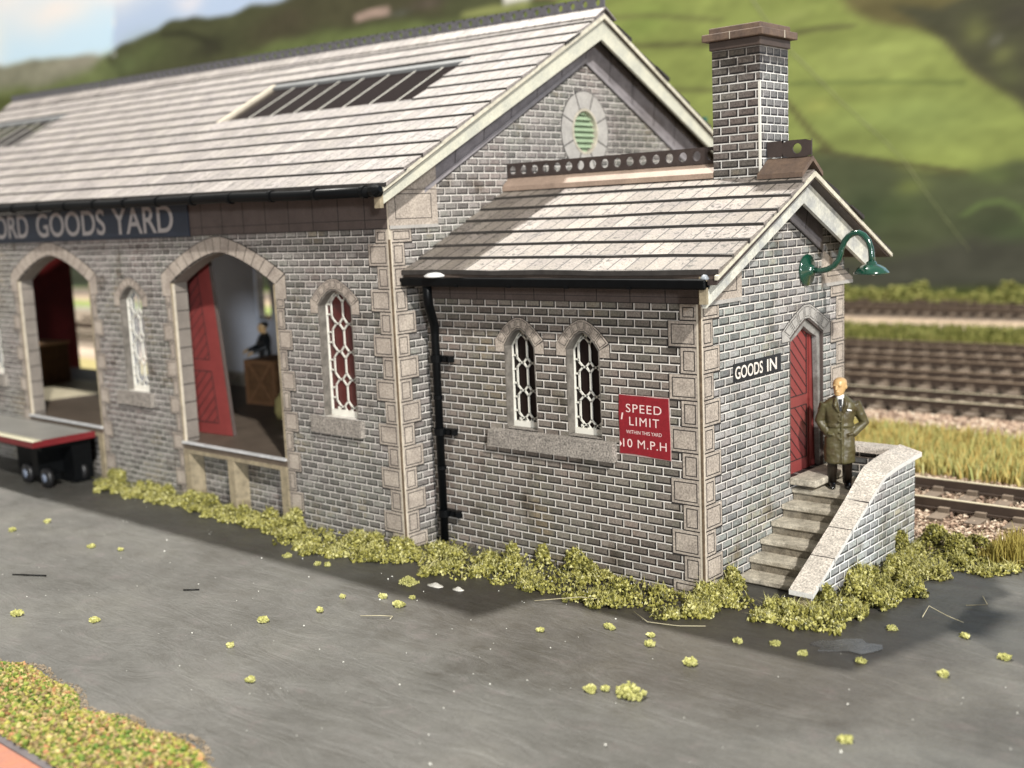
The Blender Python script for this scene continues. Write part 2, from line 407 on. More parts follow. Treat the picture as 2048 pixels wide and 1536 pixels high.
# ---- arch hoods (voussoirs)
def voussoirs(b, axis, sgn, pl, cx, w, zs, rise, p, t, n, foot=.25, inset=True, tk=None):
    tk = tk or t
    def prof(u, off):
        a = abs(u); x = cx+u*(w/2); zz = zs+rise*(1-a**p)
        return x+u*off*1.0, zz+off*(1-.35*a)
    def P(u, v, d):
        return (u, pl+sgn*d, v) if axis == 'y' else (pl+sgn*d, u, v)
    def slab(pts, d, m):
        lo = [P(x, y, -.01) for x, y in pts]; hi = [P(x, y, d) for x, y in pts]
        b.hexa(lo+hi, m)
    us = [-1+2*i/n for i in range(n+1)]
    for i in range(n):
        a, c = us[i], us[i+1]; g = .010
        q = [prof(a, 0), prof(c, 0), prof(c, t), prof(a, t)]
        cxm = sum(x for x, y in q)/4; czm = sum(y for x, y in q)/4
        if i == 0: q[3] = (q[3][0]-.0, q[3][1]-.03)
        big = [(x+(x-cxm)*.05, y+(y-czm)*.04) for x, y in q]
        slab(big, .004, 1)
        sh = lambda f: [(cxm+(x-cxm)*f, czm+(y-czm)*f) for x, y in q]
        slab(sh(.93), .007, 0)
        if inset: slab(sh(.70), .009, 1); slab(sh(.60), .011, 0)
    for s in (-1, 1):      # the two feet
        x0 = cx+s*w/2; x1 = x0+s*t; z1 = zs+.65*t
        q = [(x0, zs-foot), (x1, zs-foot), (x1, z1-.02), (x0, zs)]
        slab([(x+.012*(1 if x > (x0+x1)/2 else -1), y+(.012 if y > zs-.01 else -.014)) for x, y in q], .0035, 1); slab(q, .0065, 0)
for c, wd in ARCH:
    b = MB(); voussoirs(b, 'y', -1, FY, c, wd, 4.45, .60, 1.6, .31, 15, .25, inset=False); b.build('arch_stones', [M_stone, M_line], shed)
for c in MW:
    b = MB(); voussoirs(b, 'y', -1, FY, c, .9, 4.10, .29, 1.75, .19, 7, .14); b.build('window_arch', [M_stone, M_line], shed)
for c in AW:
    b = MB(); voussoirs(b, 'y', -1, 0, c, .64, 3.47, .29, 1.75, .18, 7, .10); b.build('window_arch', [M_stone, M_line], shed)
b = MB(); voussoirs(b, 'x', 1, 0, 3.13, 1.14, 3.44, .29, 1.1, .24, 7, .04); b.build('door_arch', [M_stoneG, M_line], shed)
# ---- reveal linings
def reveal(b, prof, axis, a, bb_, t, m=0, close=False):
    # thin strip lining just inside an outline; prof is an open list of (u,v), t = thickness inwards
    cu = sum(p[0] for p in prof)/len(prof); cv = sum(p[1] for p in prof)/len(prof)
    n = len(prof)
    for i in range(n-1 if not close else n):
        p, q = prof[i], prof[(i+1) % n]
        def ins(r_):
            d = Vector((cu-r_[0], cv-r_[1])).normalized()*t; return (r_[0]+d.x, r_[1]+d.y)
        pi, qi = ins(p), ins(q)
        def P(u, v, w_): return (u, w_, v) if axis == 'y' else (w_, u, v)
        b.hexa([P(*p, a), P(*q, a), P(*qi, a), P(*pi, a), P(*p, bb_), P(*q, bb_), P(*qi, bb_), P(*pi, bb_)], m)
M_reveal = pm('reveal_stone', (.25, .22, .19), .6, .25, 2, .2)
for c, wd in ARCH:
    b = MB(); reveal(b, opening(c, wd, 1.2, 4.45, .6)[1:]+[(c-wd/2, 1.2)], 'y', FY+.05, FY+.36, .02, 0)
    for s in (-1, 1):
        x = c+s*wd/2
        b.box(x-s*.006, x-s*.05, FY-.012, FY+.05, 1.2, 4.45, 1); b.box(x-s*.05, x-s*.062, FY-.004, FY+.05, 1.2, 4.43, 2)
        for i in range(9):
            zz = 1.25+i*.375; b.box(x-s*.015, x-s*.024, FY+.06, FY+.36, zz, zz+.018, 3)
    b.build('arch_reveal', [M_reveal, M_cardtan, M_card, M_line], shed)
# ---- windows
def tracery(mb, cx, w, z0, zs, rise, yf, tiers, bar=.027, dep=.022):
    hw = w/2
    def top(x):
        return zs+rise*(1-min(1, abs((x-cx)/hw))**1.75)
    def seg(p, q, t=bar):
        p = Vector((p[0], p[1])); q = Vector((q[0], q[1]))
        # clip to opening
        for a in (p, q):
            a.x = min(max(a.x, cx-hw+.02), cx+hw-.02); a.y = min(a.y, top(a.x)-.02)
        d = (q-p)
        if d.length < .012: return
        d.normalize(); nn = Vector((-d.y, d.x))*t*.5; e = d*t*.35
        pts = [p-e-nn, q+e-nn, q+e+nn, p-e+nn]
        mb.hexa([(a.x, yf, a.y) for a in pts]+[(a.x, yf+dep, a.y) for a in pts], 0)
    # outer frame
    fr = [(cx-hw, z0), (cx+hw, z0)]+arc_top(cx, w, zs, rise, 8, 1.75)
    t = .024
    inner = [(cx-hw+t, z0+.10), (cx+hw-t, z0+.10)]+[(cx+(x-cx)*(1-2*t/w), z-t*.9) for x, z in arc_top(cx, w, zs, rise, 8, 1.75)]
    mb.prism(fr, 'y', yf-.012, yf+dep+.01, [inner])
    zb = z0+.10; Ht = (zs+rise*.55-zb); th = Ht/(tiers+.12)
    cw = w*.335; nk = cw*.74
    for i in range(tiers+1):
        zc = zb+th*(i+.12)
        # node row at zc: little diamond in the middle, links sideways
        s = nk*.5
        for c0 in (cx,):
            seg((c0, zc-s), (c0+s, zc)); seg((c0+s, zc), (c0, zc+s)); seg((c0, zc+s), (c0-s, zc)); seg((c0-s, zc), (c0, zc-s))
        for sg in (-1, 1):
            hx = cx+sg*cw/2           # hexagon centre column
            # hexagon ends
            tipu, tipd = zc+s*.25, zc-s*.25
            seg((cx+sg*s, zc), (hx-sg*0, zc)) if False else None
            seg((cx+sg*s*.9, zc), (cx+sg*(cw-s*.9), zc), bar*1.15)
            seg((cx+sg*(cw-s), zc), (cx+sg*cw, zc+s)); seg((cx+sg*(cw-s), zc), (cx+sg*cw, zc-s))
            if i < tiers:
                seg((cx+sg*cw, zc+s), (cx+sg*cw, zc+th-s))
                seg((cx+sg*cw, zc+s*1.4), (cx+sg*hw, zc+s*1.4)); seg((cx+sg*cw, zc+th-s*1.4), (cx+sg*hw, zc+th-s*1.4))
        if i < tiers:
            seg((cx, zc+s), (cx, zc+th-s))
    zc = zb+th*(tiers+.12)
    seg((cx, zc), (cx, zc+.3)) if False else None
    for sg in (-1, 1): seg((cx+sg*nk*.5, zc), (cx+sg*nk*.5, zc+.4))
    for xx in (-.30, -.1, .1, .30): seg((cx+xx*w, zb-.02), (cx+xx*w, zb+th*.10))
def window(cx, w, z0, zs, rise, ywall, dep, tiers, glass, sill):
    m = MB(); tracery(m, cx, w, z0, zs, rise, ywall+dep-.03, tiers)
    wn = m.build('window', M_white, shed)
    m = MB(); m.prism(winop(cx, w, z0, zs, rise), 'y', ywall+dep+.012, ywall+dep+.018); m.build('pane', glass, wn)
    m = MB(); reveal(m, [(cx+w/2, z0)]+arc_top(cx, w, zs, rise, 8, 1.75)+[(cx-w/2, z0)], 'y', ywall-.004, ywall+dep-.045, .028, 0)
    m.build('reveal', M_winrev, wn)
    return wn
M_winrev = pm('grey_window_reveal', (.21, .19, .165), .6, .5, 7, .2, 30)
for i, c in enumerate(MW):
    wn = window(c, .9, 2.14, 4.10, .29, FY, .20, 4, M_glassred if i == 0 else M_glassclear, None)
    m = MB(); m.box(c-.74, c+.60, FY-.10, FY+.2, 1.85, 2.135); m.build('sill', M_sill, wn)
for c in AW:
    window(c, .64, 2.14, 3.47, .29, 0, .20, 3, M_glassdk, None)
m = MB()
m.hexa([(-3.98, -.12, 1.83), (-1.46, -.12, 1.83), (-1.46, .02, 1.83), (-3.98, .02, 1.83), (-3.95, -.11, 2.10), (-1.47, -.11, 2.10), (-1.47, .02, 2.13), (-3.95, .02, 2.13)])
for c in AW: m.box(c-.318, c+.318, .0, .17, 2.0, 2.15)
m.build('long_window_sill', M_sill, shed)
# added black sheet, stands in for the shade inside so the office reads empty
m = MB(); m.box(GX+.1, -.5, .9, .95, .3, 4.5); m.build('office_dark_backing', M_black, shed)
# ---- office door
def diag_panel(m, u0, u1, z0, z1, dep, fn, n, slope=1):
    pass
dr = MB(); dr.box(-.19, -.15, 2.56, 3.70, 1.22, 3.76)
door_o = dr.build('door', M_red, shed)
m = MB()
def dline(m, x, y0, z0, y1, z1, t=.013):
    d = Vector((y1-y0, z1-z0)).normalized(); n_ = Vector((-d.y, d.x))*t*.5
    pts = [(y0-n_.x, z0-n_.y), (y1-n_.x, z1-n_.y), (y1+n_.x, z1+n_.y), (y0+n_.x, z0+n_.y)]
    m.hexa([(x-.004, a, c) for a, c in pts]+[(x+.004, a, c) for a, c in pts])
for (za, zb) in ((1.42, 2.28), (2.46, 3.62)):
    for (a, c, d, e) in ((2.56, za, 3.40, za), (2.56, zb, 3.40, zb), (3.40, za, 3.40, zb), (3.40+.008, za, 3.4+.008, zb)): dline(m, -.146, a, c, d, e)
    zz = za-.9
    while zz < zb+.9:
        y0_, z0_, y1_, z1_ = 2.56, zz+.75, 3.40, zz
        # clip to panel
        if z0_ > zb: y0_ += (z0_-zb)*.84/.75; z0_ = zb
        if z1_ < za: y1_ -= (za-z1_)*.84/.75; z1_ = za
        if y1_-y0_ > .03: dline(m, -.146, y0_, z0_, y1_, z1_)
        zz += .20
m.build('door_panel_lines', M_line, door_o)
m = MB(); m.box(-.15, -.125, 3.46, 3.50, 1.24, 3.5); m.build('door_edge_strip', pm('dark_red_edge', (.24, .04, .035), .5), door_o)
m = MB()
reveal(m, [(3.70, 1.22)]+arc_top(3.13, 1.14, 3.44, .29, 8, 1.1)+[(2.56, 1.22)], 'x', -.13, -.05, .15, 0)
reveal(m, [(3.70, 1.22)]+arc_top(3.13, 1.14, 3.44, .29, 8, 1.1)+[(2.56, 1.22)], 'x', -.05, .004, .03, 1)
m.build('door_frame', [pm('weathered_grey_frame', (.30, .29, .27), .6, .4, 7, .3, 40), M_stonedk], shed)
# ---- frieze bands
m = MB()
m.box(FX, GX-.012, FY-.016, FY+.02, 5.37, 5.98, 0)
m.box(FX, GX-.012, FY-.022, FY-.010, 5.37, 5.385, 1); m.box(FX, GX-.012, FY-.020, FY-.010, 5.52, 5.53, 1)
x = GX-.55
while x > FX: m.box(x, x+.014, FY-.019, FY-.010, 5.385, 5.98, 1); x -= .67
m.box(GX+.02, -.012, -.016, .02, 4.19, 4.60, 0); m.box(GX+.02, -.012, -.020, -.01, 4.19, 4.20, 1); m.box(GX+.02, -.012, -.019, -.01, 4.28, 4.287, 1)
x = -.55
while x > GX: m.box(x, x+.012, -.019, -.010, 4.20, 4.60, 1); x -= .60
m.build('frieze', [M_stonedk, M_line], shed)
# gable friezes and kneelers
M_mould = pm('frieze_moulding', (.30, .28, .29), .5)
m = MB()
def sl(y, ridge, yc, s, off): return ridge-s*abs(y-yc)-off
def band(m, x0, x1, yc, ridge, s, ya, yb, o1, o2, mat):
    m.hexa([(x0, ya, sl(ya, ridge, yc, s, o2)), (x0, yb, sl(yb, ridge, yc, s, o2)), (x0, yb, sl(yb, ridge, yc, s, o1)), (x0, ya, sl(ya, ridge, yc, s, o1)),
            (x1, ya, sl(ya, ridge, yc, s, o2)), (x1, yb, sl(yb, ridge, yc, s, o2)), (x1, yb, sl(yb, ridge, yc, s, o1)), (x1, ya, sl(ya, ridge, yc, s, o1))], mat)
for (yc, rg, s, X, ya, yb, wd) in ((4.6, 9.02, SM, GX, .1, 9.1, .70), (2.235, 5.82, SA, 0, .80, 3.67, .42)):
    m = MB(); band(m, X-.02, X+.016, yc, rg, s, ya, yc, 0, wd, 0); band(m, X-.02, X+.016, yc, rg, s, yc, yb, 0, wd, 0)
    band(m, X+.01, X+.020, yc, rg, s, ya, yc, wd-.012, wd+.008, 1); band(m, X+.01, X+.020, yc, rg, s, yc, yb, wd-.012, wd+.008, 1)
    band(m, X+.01, X+.035, yc, rg, s, ya, yc, wd-.10, wd-.02, 2); band(m, X+.01, X+.035, yc, rg, s, yc, yb, wd-.10, wd-.02, 2)
    n_ = int((yb-ya)/.75)
    for i in range(n_+1):
        y = ya+i*.75
        m.hexa([(X+.012, y, sl(y, rg, yc, s, wd-.02)), (X+.012, y+.014, sl(y, rg, yc, s, wd-.02)), (X+.012, y+.014+.1, sl(y, rg, yc, s, 0)), (X+.012, y+.1, sl(y, rg, yc, s, 0)),
                (X+.019, y, sl(y, rg, yc, s, wd-.02)), (X+.019, y+.014, sl(y, rg, yc, s, wd-.02)), (X+.019, y+.114, sl(y, rg, yc, s, 0)), (X+.019, y+.1, sl(y, rg, yc, s, 0))], 1)
    m.build('gable_frieze', [M_frG, M_line, M_mould], shed)
def kneeler(m, axisx, y0, y1, z0, z1, sgn=1):
    m.prism([(y0, z0), (y1, z0), (y1, z1 if sgn > 0 else z1-.5), (y0, z1-.55 if sgn > 0 else z1)], 'x', axisx-.02, axisx+.03, (), 0)
    m.box(axisx+.02, axisx+.04, y0, y1, z0-.004, z0+.05, 2)
    a, c, d, e = y0+.14, y1-.14, z0+.15, min(z1-.35, z0+.56)
    t = .012
    for (p, q, r_, s_) in ((a, c, d, d+t), (a, c, e-t, e), (a, a+t, d, e), (c-t, c, d, e)): m.box(axisx+.02, axisx+.033, p, q, r_, s_, 1)
for args in ((GX, FY, .38, 5.37, 6.72), (0, 0, 1.09, 4.16, 5.02), (0, WA-.82, WA+.25, 4.16, 4.75, -1)):
    m = MB(); kneeler(m, *args)
    if args[0] == GX: m.box(GX+.03, GX+.036, -.35, .38, 5.99, 6.0, 1)
    m.build('kneeler_stone', [M_stone, M_line, M_stoneG], shed)
# ---- oculus
m = MB()
def ring(m, X, yc, zc, a0, b0, a1, b1, n, x0, x1, mat):
    for i in range(n):
        t0, t1 = 2*PI*i/n, 2*PI*(i+1)/n
        P = lambda a, bb__, t: (yc+a*math.cos(t), zc+bb__*math.sin(t))
        q = [P(a0, b0, t0), P(a0, b0, t1), P(a1, b1, t1), P(a1, b1, t0)]
        m.hexa([(x0, u, v) for u, v in q]+[(x1, u, v) for u, v in q], mat)
ring(m, GX, 4.55, 7.05, .405, .435, .755, .775, 32, GX-.01, GX+.006, 1)
ring(m, GX, 4.55, 7.05, .41, .44, .735, .76, 32, GX-.01, GX+.010, 0)
for i in range(8):
    t = PI/8+i*PI/4; y0, z0 = 4.55+.41*math.cos(t), 7.05+.44*math.sin(t); y1, z1 = 4.55+.735*math.cos(t), 7.05+.76*math.sin(t)
    dline(m, GX+.012, y0, z0, y1, z1, .018)
    for kk in range(1): m.m[-6:] = [1]*6
m.build('round_vent_stones', [M_stoneG, M_line], shed)
m = MB(); ring(m, GX, 4.55, 7.05, .36, .39, .405, .435, 32, GX-.2, GX+.018, 0)
vent = m.build('round_vent', pm('cream_vent_rim', (.55, .50, .40), .5, .3, 5), shed)
for i in range(8):
    zz = 6.70+i*.105; hw_ = .36*math.sqrt(max(0, 1-((zz-7.05)/.40)**2))
    if hw_ < .08: continue
    m = MB(); m.hexa([(GX-.04, 4.55-hw_, zz-.05), (GX-.04, 4.55+hw_, zz-.05), (GX-.03, 4.55+hw_, zz-.06), (GX-.03, 4.55-hw_, zz-.06),
                      (GX-.13, 4.55-hw_, zz+.045), (GX-.13, 4.55+hw_, zz+.045), (GX-.12, 4.55+hw_, zz+.055), (GX-.12, 4.55-hw_, zz+.055)])
    m.build('louvre', M_louv, vent)
m = MB(); m.box(GX-.2, GX-.16, 4.15, 4.95, 6.6, 7.5); m.build('vent_back', M_under, vent)
# ---- roofs
def rise(x, y): return max(0, -4.86-x)*(.014+.009*max(0, (y+1.3))/5.9) if x < -4.86 else 0
def RM(x, y, off=0):     # a point on the main roof's near slope
    return (x, y, 9.22-.541*abs(4.6-y)+off+rise(x, min(y, 9.2-y)))
def RA(x, y, off=0): return (x, y, 5.985-.487*abs(2.235-y)+off)
def slab(m, F, x0, x1, ya, yb, o0, o1, mat=0, o0b=None, o1b=None, nx=1):
    o0b = o0 if o0b is None else o0b; o1b = o1 if o1b is None else o1b
    for i in range(nx):
        a, c = x0+(x1-x0)*i/nx, x0+(x1-x0)*(i+1)/nx
        m.hexa([F(a, ya, o0), F(c, ya, o0), F(c, yb, o0b), F(a, yb, o0b), F(a, ya, o1), F(c, ya, o1), F(c, yb, o1b), F(a, yb, o1b)], mat)
RXM = -4.86
SK = [(-13.40, -7.15), (-27.9, -22.9)]; SY0, SY1 = 1.70, 3.42
m = MB()
xs = [FX-.35]+sorted([v for s in SK for v in s])+[RXM]
slab(m, RM, FX-.35, RXM, -1.22, SY0, -.12, -.03, nx=4); slab(m, RM, FX-.35, RXM, SY1, 4.6, -.12, -.03, nx=4)
for i in range(0, len(xs)-1, 2): slab(m, RM, xs[i], xs[i+1], SY0, SY1, -.12, -.03)
slab(m, RM, FX-.35, RXM, 4.6, 10.4, -.12, -.03, nx=4)
roofm = m.build('roof', M_under, shed)
rnd = random.Random(5)
m = MB()
NR = 14; pit = (4.6+1.24)/NR
for k in range(NR):
    ya = -1.24+k*pit; yb = ya+pit*1.12
    segs = [(FX-.4, RXM+.035+rnd.uniform(-.035, .05))]
    for (sa, sb) in SK:
        if yb > SY0+.1 and ya < SY1-.08:
            segs = [z for (p, q) in segs for z in ((((p, sa), (sb, q))) if p < sa and q > sb else ((p, q),))]
    for (p, q) in segs:
        L = q-p; n_ = max(1, int(L/1.6)); jit = [rnd.uniform(-.018, .014) for _ in range(n_+1)]
        for i in range(n_):
            a, c = p+L*i/n_, p+L*(i+1)/n_
            ja, jc = jit[i], jit[i+1]
            m.hexa([RM(a, ya+ja, -.03), RM(c, ya+jc, -.03), RM(c, min(yb, 4.6), -.032), RM(a, min(yb, 4.6), -.032),
                    RM(a, ya+ja, .032), RM(c, ya+jc, .032), RM(c, min(yb, 4.6), -.004), RM(a, min(yb, 4.6), -.004)], 0)
            kk = len(m.m); m.m[kk-4] = 1      # the exposed lower edge is dark
for k in range(NR):
    ya = 10.44-k*pit; yb = max(ya-pit*1.12, 4.6); e = rnd.uniform(-.05, .10)
    m.hexa([RM(FX-.4, ya, -.03), RM(RXM+e, ya, -.03), RM(RXM+e, yb, -.032), RM(FX-.4, yb, -.032), RM(FX-.4, ya, .04), RM(RXM+e, ya, .04), RM(RXM+e, yb, -.004), RM(FX-.4, yb, -.004)], 1)
m.build('slate_courses', [M_slM, M_slE], roofm)
# rooflights
for (sa, sb) in SK:
    g = MB(); slab(g, RM, sa, sb, SY0, SY1-.18, -.085, -.08); rl = g.build('rooflight', M_glassroof, shed)
    g = MB(); slab(g, RM, sa, sb, SY1-.20, SY1, -.10, -.02); g.build('flashing', M_flash, rl)
    g = MB(); slab(g, RM, sa, sa+.10, SY0, SY1-.1, -.12, .0); g.build('side_frame', M_card, rl)
    g = MB(); slab(g, RM, sb-.05, sb, SY0, SY1, -.12, -.035); g.build('side_frame', M_under, rl)
    nb = 8 if sa > -20 else 6
    for i in range(1, nb):
        xx = sa+(sb-sa)*(i+.15)/nb; g = MB(); slab(g, RM, xx, xx+.016, SY0, SY1-.19, -.085, -.074); g.build('glazing_bar', M_white, rl)
# ridge crest of main roof with a row of small holes
def crest(m, F, x0, x1, y, zb, zt, pitch_, r, thick, mat=0, half=False):
    n = max(1, int(round((x1-x0)/pitch_))); p = (x1-x0)/n
    h0 = F(x0, y)[2]*0
    for i in range(n):
        a = x0+i*p; c = a+p; cx_, cz_ = (a+c)/2, (zb+zt)/2 if not half else zb+.01
        for s in (0, 1):
            yy = y+(thick if s else 0)
            base = F(cx_, y)[2]
            out = []; inn = []
            for j in range(16):
                t = 2*PI*j/16; cth, sth = math.cos(t), math.sin(t)
                inn.append((cx_+r*cth, cz_+r*sth))
                k_ = max(abs(cth)/(p/2), abs(sth)/((zt-zb)/2)); out.append((cx_+cth/k_, (zb+zt)/2+sth/k_))
            if s == 0: ring0 = (inn, out)
            for j in range(16):
                j2 = (j+1) % 16
                q = [out[j], out[j2], inn[j2], inn[j]]
                # corner fill
                m.face([(u, yy, v+F(u, y)[2]) for u, v in q], mat)
                if s == 1: m.face([(inn[j][0], y, inn[j][1]+F(inn[j][0], y)[2]), (inn[j2][0], y, inn[j2][1]+F(inn[j2][0], y)[2]), (inn[j2][0], yy, inn[j2][1]+F(inn[j2][0], y)[2]), (inn[j][0], yy, inn[j][1]+F(inn[j][0], y)[2])], mat)
        for u, vz in ((a, 0),):
            pass
    za, zc = F(x0, y)[2], F(x1, y)[2]
    m.face([(x0, y, za+zt), (x1, y, zc+zt), (x1, y+thick, zc+zt), (x0, y+thick, za+zt)], mat)
    for u in (x0, x1):
        b0 = F(u, y)[2]; m.face([(u, y, b0+zb), (u, y+thick, b0+zb), (u, y+thick, b0+zt), (u, y, b0+zt)], mat)
m = MB(); crest(m, RM, FX-.4, RXM+.02, 4.58, .09, .30, .30, .062, .04); 
m.build('ridge_crest', M_ridgeM, shed, fix=False)
m = MB()
slab(m, RM, FX-.42, RXM+.05, 4.28, 4.6, .03, .06, 0, .06, .10, nx=3); slab(m, RM, FX-.42, RXM+.05, 4.6, 4.92, .06, .10, 0, .03, .06, nx=3)
m.build('ridge_tile', M_slM, shed)
# ---- barge boards
M_verge_c = pm('cream_verge_card', (.66, .62, .50), .6, .3, 8, .15)
def barge(xf, th, yc, ridge, s, ya, yb, top, depth, tip=None):
    tip = depth if tip is None else tip
    m = MB()
    up_l = [(ya, ridge-s*(yc-ya)-top), (yc, ridge-top), (yb, ridge-s*(yb-yc)-top)]
    lo = [(yb, ridge-s*(yb-yc)-top-tip), (yc, ridge-top-depth-.02), (ya, ridge-s*(yc-ya)-top-tip)]
    m.prism(up_l+lo, 'x', xf-th, xf)
    return m
m = barge(-4.93, .06, 4.6, 9.22, .541, -1.24, 10.4, .08, .39, .24)
bo = m.build('barge_board', M_barge, shed)
m = barge(-4.84, .05, 4.6, 9.22, .541, -1.26, 10.43, .035, .065, None); m.build('verge_board', M_verge_c, shed)
m = MB(); m.box(-5.03, -4.90, -1.30, -1.225, 5.70, 5.98, 0); m.build('barge_end', M_cardtan, shed)
# ---- office roof
XA0, XA1 = GX+.01, .58
m = MB(); slab(m, RA, XA0, XA1, -.47, 2.235, -.10, -.03); slab(m, RA, XA0, XA1, 2.235, 4.95, -.10, -.03)
roofa = m.build('office_roof', M_under, shed)
m = MB(); rnd = random.Random(8)
NRA = 7; pa = (2.235+.5)/NRA
for k in range(NRA):
    ya = -.5+k*pa; yb = min(ya+pa*1.15, 2.235); n_ = 6; L = XA1+.03-XA0; jit = [rnd.uniform(-.026, .018) for _ in range(n_+1)]; e = rnd.uniform(-.02, .02)
    for i in range(n_):
        a, c = XA0+L*i/n_, XA0+L*(i+1)/n_+(e if i == n_-1 else 0)
        m.hexa([RA(a, ya+jit[i], -.03), RA(c, ya+jit[i+1], -.03), RA(c, yb, -.032), RA(a, yb, -.032), RA(a, ya+jit[i], .038), RA(c, ya+jit[i+1], .038), RA(c, yb, -.004), RA(a, yb, -.004)], 0)
        m.m[len(m.m)-4] = 1
for k in range(NRA):
    ya = 4.97-k*pa; yb = max(ya-pa*1.15, 2.235); e = rnd.uniform(-.10, .09)
    m.hexa([RA(XA0, ya, -.02), RA(XA1+e, ya, -.02), RA(XA1+e, yb, -.02), RA(XA0, yb, -.02), RA(XA0, ya, .05), RA(XA1+e, ya, .05), RA(XA1+e, yb, .0), RA(XA0, yb, .0)], 1)
m.build('slate_courses', [M_slA, M_slE], roofa)
m = barge(.42, .06, 2.235, 5.985, .487, -.50, 4.72, .09, .375, None); m.build('office_barge_board', [pm('weathered_office_barge', (.64, .63, .54), .5, .4, 3.5, .22, 25, c2=(.38, .385, .37))], shed)
m = barge(.61, .05, 2.235, 5.985, .487, -.52, 4.98, .03, .055, None); m.build('office_verge_board', M_verge_c, shed)
m = MB(); slab(m, RA, .36, .58, -.5, 2.235, -.16, -.10); slab(m, RA, .36, .57, 2.235, 4.9, -.125, -.10); m.build('office_soffit', M_ridgeA, shed)
m = MB(); m.box(.33, .44, -.53, -.485, 4.24, 4.60); m.build('office_barge_end', M_cardtan, shed)
# office ridge
flatF = lambda x, y: (x, y, 0)
m = MB(); crest(m, flatF, -5.34, -1.0, 2.20, 6.17, 6.42, .255, .078, .03)
crest(m, flatF, -.16, .10, 2.20, 6.19, 6.42, .26, .0005, .04); crest(m, flatF, .10, .56, 2.20, 6.17, 6.42, .46, .075, .03)
m.build('office_ridge_crest', M_ridgeA, shed, fix=False)
m = MB()
slab(m, RA, -5.34, -1.0, 2.05, 2.235, .04, .12, 0, .12, .19); slab(m, RA, -5.34, -1.0, 2.235, 2.5, .12, .19, 1, .03, .10)
m.build('office_ridge_tile', [M_ridgeL, M_ridgeA], shed)
m = MB(); slab(m, RA, -.16, .57, 1.90, 2.235, .05, .12, 0, .12, .19); slab(m, RA, -.16, .57, 2.235, 2.55, .12, .19, 0, .05, .12)
m.build('office_ridge_tile', M_cap, shed)
# ---- chimney
m = MB(); cx0, cx1, cy0, cy1 = -.99, -.18, 2.05, 2.92
m.box(cx0+.004, cx1-.004, cy0, cy1, 5.5, 7.86, 0)
ch = m.build('chimney', M_brCx, shed)
m = MB(); m.box(cx1-.006, cx1, cy0+.004, cy1-.004, 5.5, 7.86, 0); m.build('chimney_side', M_brCy, ch)
m = MB(); m.box(cx1-.03, cx1+.004, cy0-.004, cy0+.022, 5.75, 7.30, 0); m.build('chimney_corner_edge', M_white, ch)
m = MB(); m.box(cx0-.03, cx1+.03, cy0-.03, cy1+.03, 7.82, 7.95, 1); m.box(cx0-.11, cx1+.11, cy0-.11, cy1+.11, 7.95, 8.06, 0)
m.box(cx0-.03, cx1+.03, cy0-.03, cy1+.03, 8.06, 8.15, 0)
o = m.build('chimney_cap', [M_cap, pm('dark_cap_card', (.075, .055, .045), .6)], ch)
bv = o.modifiers.new('b', 'BEVEL'); bv.width = .015; bv.segments = 2
m = MB(); m.box(-.62, -.61, cy0-.112, cy0-.108, 7.95, 8.06); m.box(cx1+.108, cx1+.113, 2.6, 2.62, 7.95, 8.06); m.build('cap_joint', M_card, ch)
# ---- gutters and downpipe
m = MB()
def gut(m, F):
    pass
npt = 12
pts = [(FX-.3+(RXM-.0-FX+.3)*i/npt, -1.335, 5.955+rise(FX-.3+(RXM-FX+.3)*i/npt, -1.3)*1.0+.012*math.sin(i*2.1)) for i in range(npt+1)]
m.tube(pts, .085, 12)
gm = m.build('gutter', M_black, shed, smooth=True)
for i in range(20):
    xx = RXM-.35-i*1.18; m = MB(); zc = 5.955+rise(xx, -1.3); m.tube([(xx-.04, -1.335, zc), (xx+.04, -1.335, zc)], .102, 12); m.build('gutter_joint', M_black, gm)
m = MB(); m.tube([(RXM-.12, -1.37, 5.97), (RXM-.02, -1.38, 5.97), (RXM+.06, -1.37, 5.99)], [.10, .11, .05], 10); m.build('gutter_end', M_black, gm)
m = MB(); m.box(GX+.04, .44, -.575, -.42, 4.43, 4.575); m.box(GX-.02, GX+.04, -.56, -.46, 4.50, 4.57)
ga = m.build('office_gutter', M_black, shed); bv = ga.modifiers.new('b', 'BEVEL'); bv.width = .035; bv.segments = 3
for xx in (-4.1, -3.0, -1.9, -.8):
    m = MB(); m.box(xx, xx+.07, -.585, -.05, 4.43, 4.47); m.build('gutter_bracket', M_black, ga)
m = MB(); m.lathe([(.0, -.03), (.05, -.02), (.06, .0), (.03, .045), (.0, .05)], (.40, -.5, 4.58), 'z', 10); m.build('gutter_lump', pm('grey_glue_lump', (.30, .33, .36), .3), ga, smooth=True)
m = MB(); m.lathe([(.0, -.03), (.17, -.02), (.19, .01), (.11, .05), (.0, .06)], (-4.58, -.50, 4.60), 'z', 14); m.build('white_glue_blob', pm('white_glue', (.9, .9, .88), .25), ga, smooth=True)
m = MB(); m.tube([(-4.80, -.48, 4.50), (-4.80, -.48, 4.20), (-4.83, -.44, 4.12), (-4.97, -.22, 3.85), (-5.01, -.15, 3.74), (-5.02, -.14, 3.6), (-5.05, -.13, .0)], [.075, .075, .08, .08, .08, .07, .07], 12)
dp = m.build('downpipe', M_black, shed, smooth=True)
for zz in (3.2, 1.97, .56):
    m = MB(); m.tube([(-5.03, -.135, zz-.06), (-5.03, -.135, zz+.06)], .10, 12)
    m.box(-5.18, -4.72, -.10, -.02, zz-.055, zz+.05); m.tube([(-4.76, -.09, zz+.0), (-4.70, -.12, zz)], .055, 8); m.tube([(-4.86, -.09, zz), (-4.84, -.14, zz)], .04, 8)
    m.build('pipe_bracket', M_black, dp)
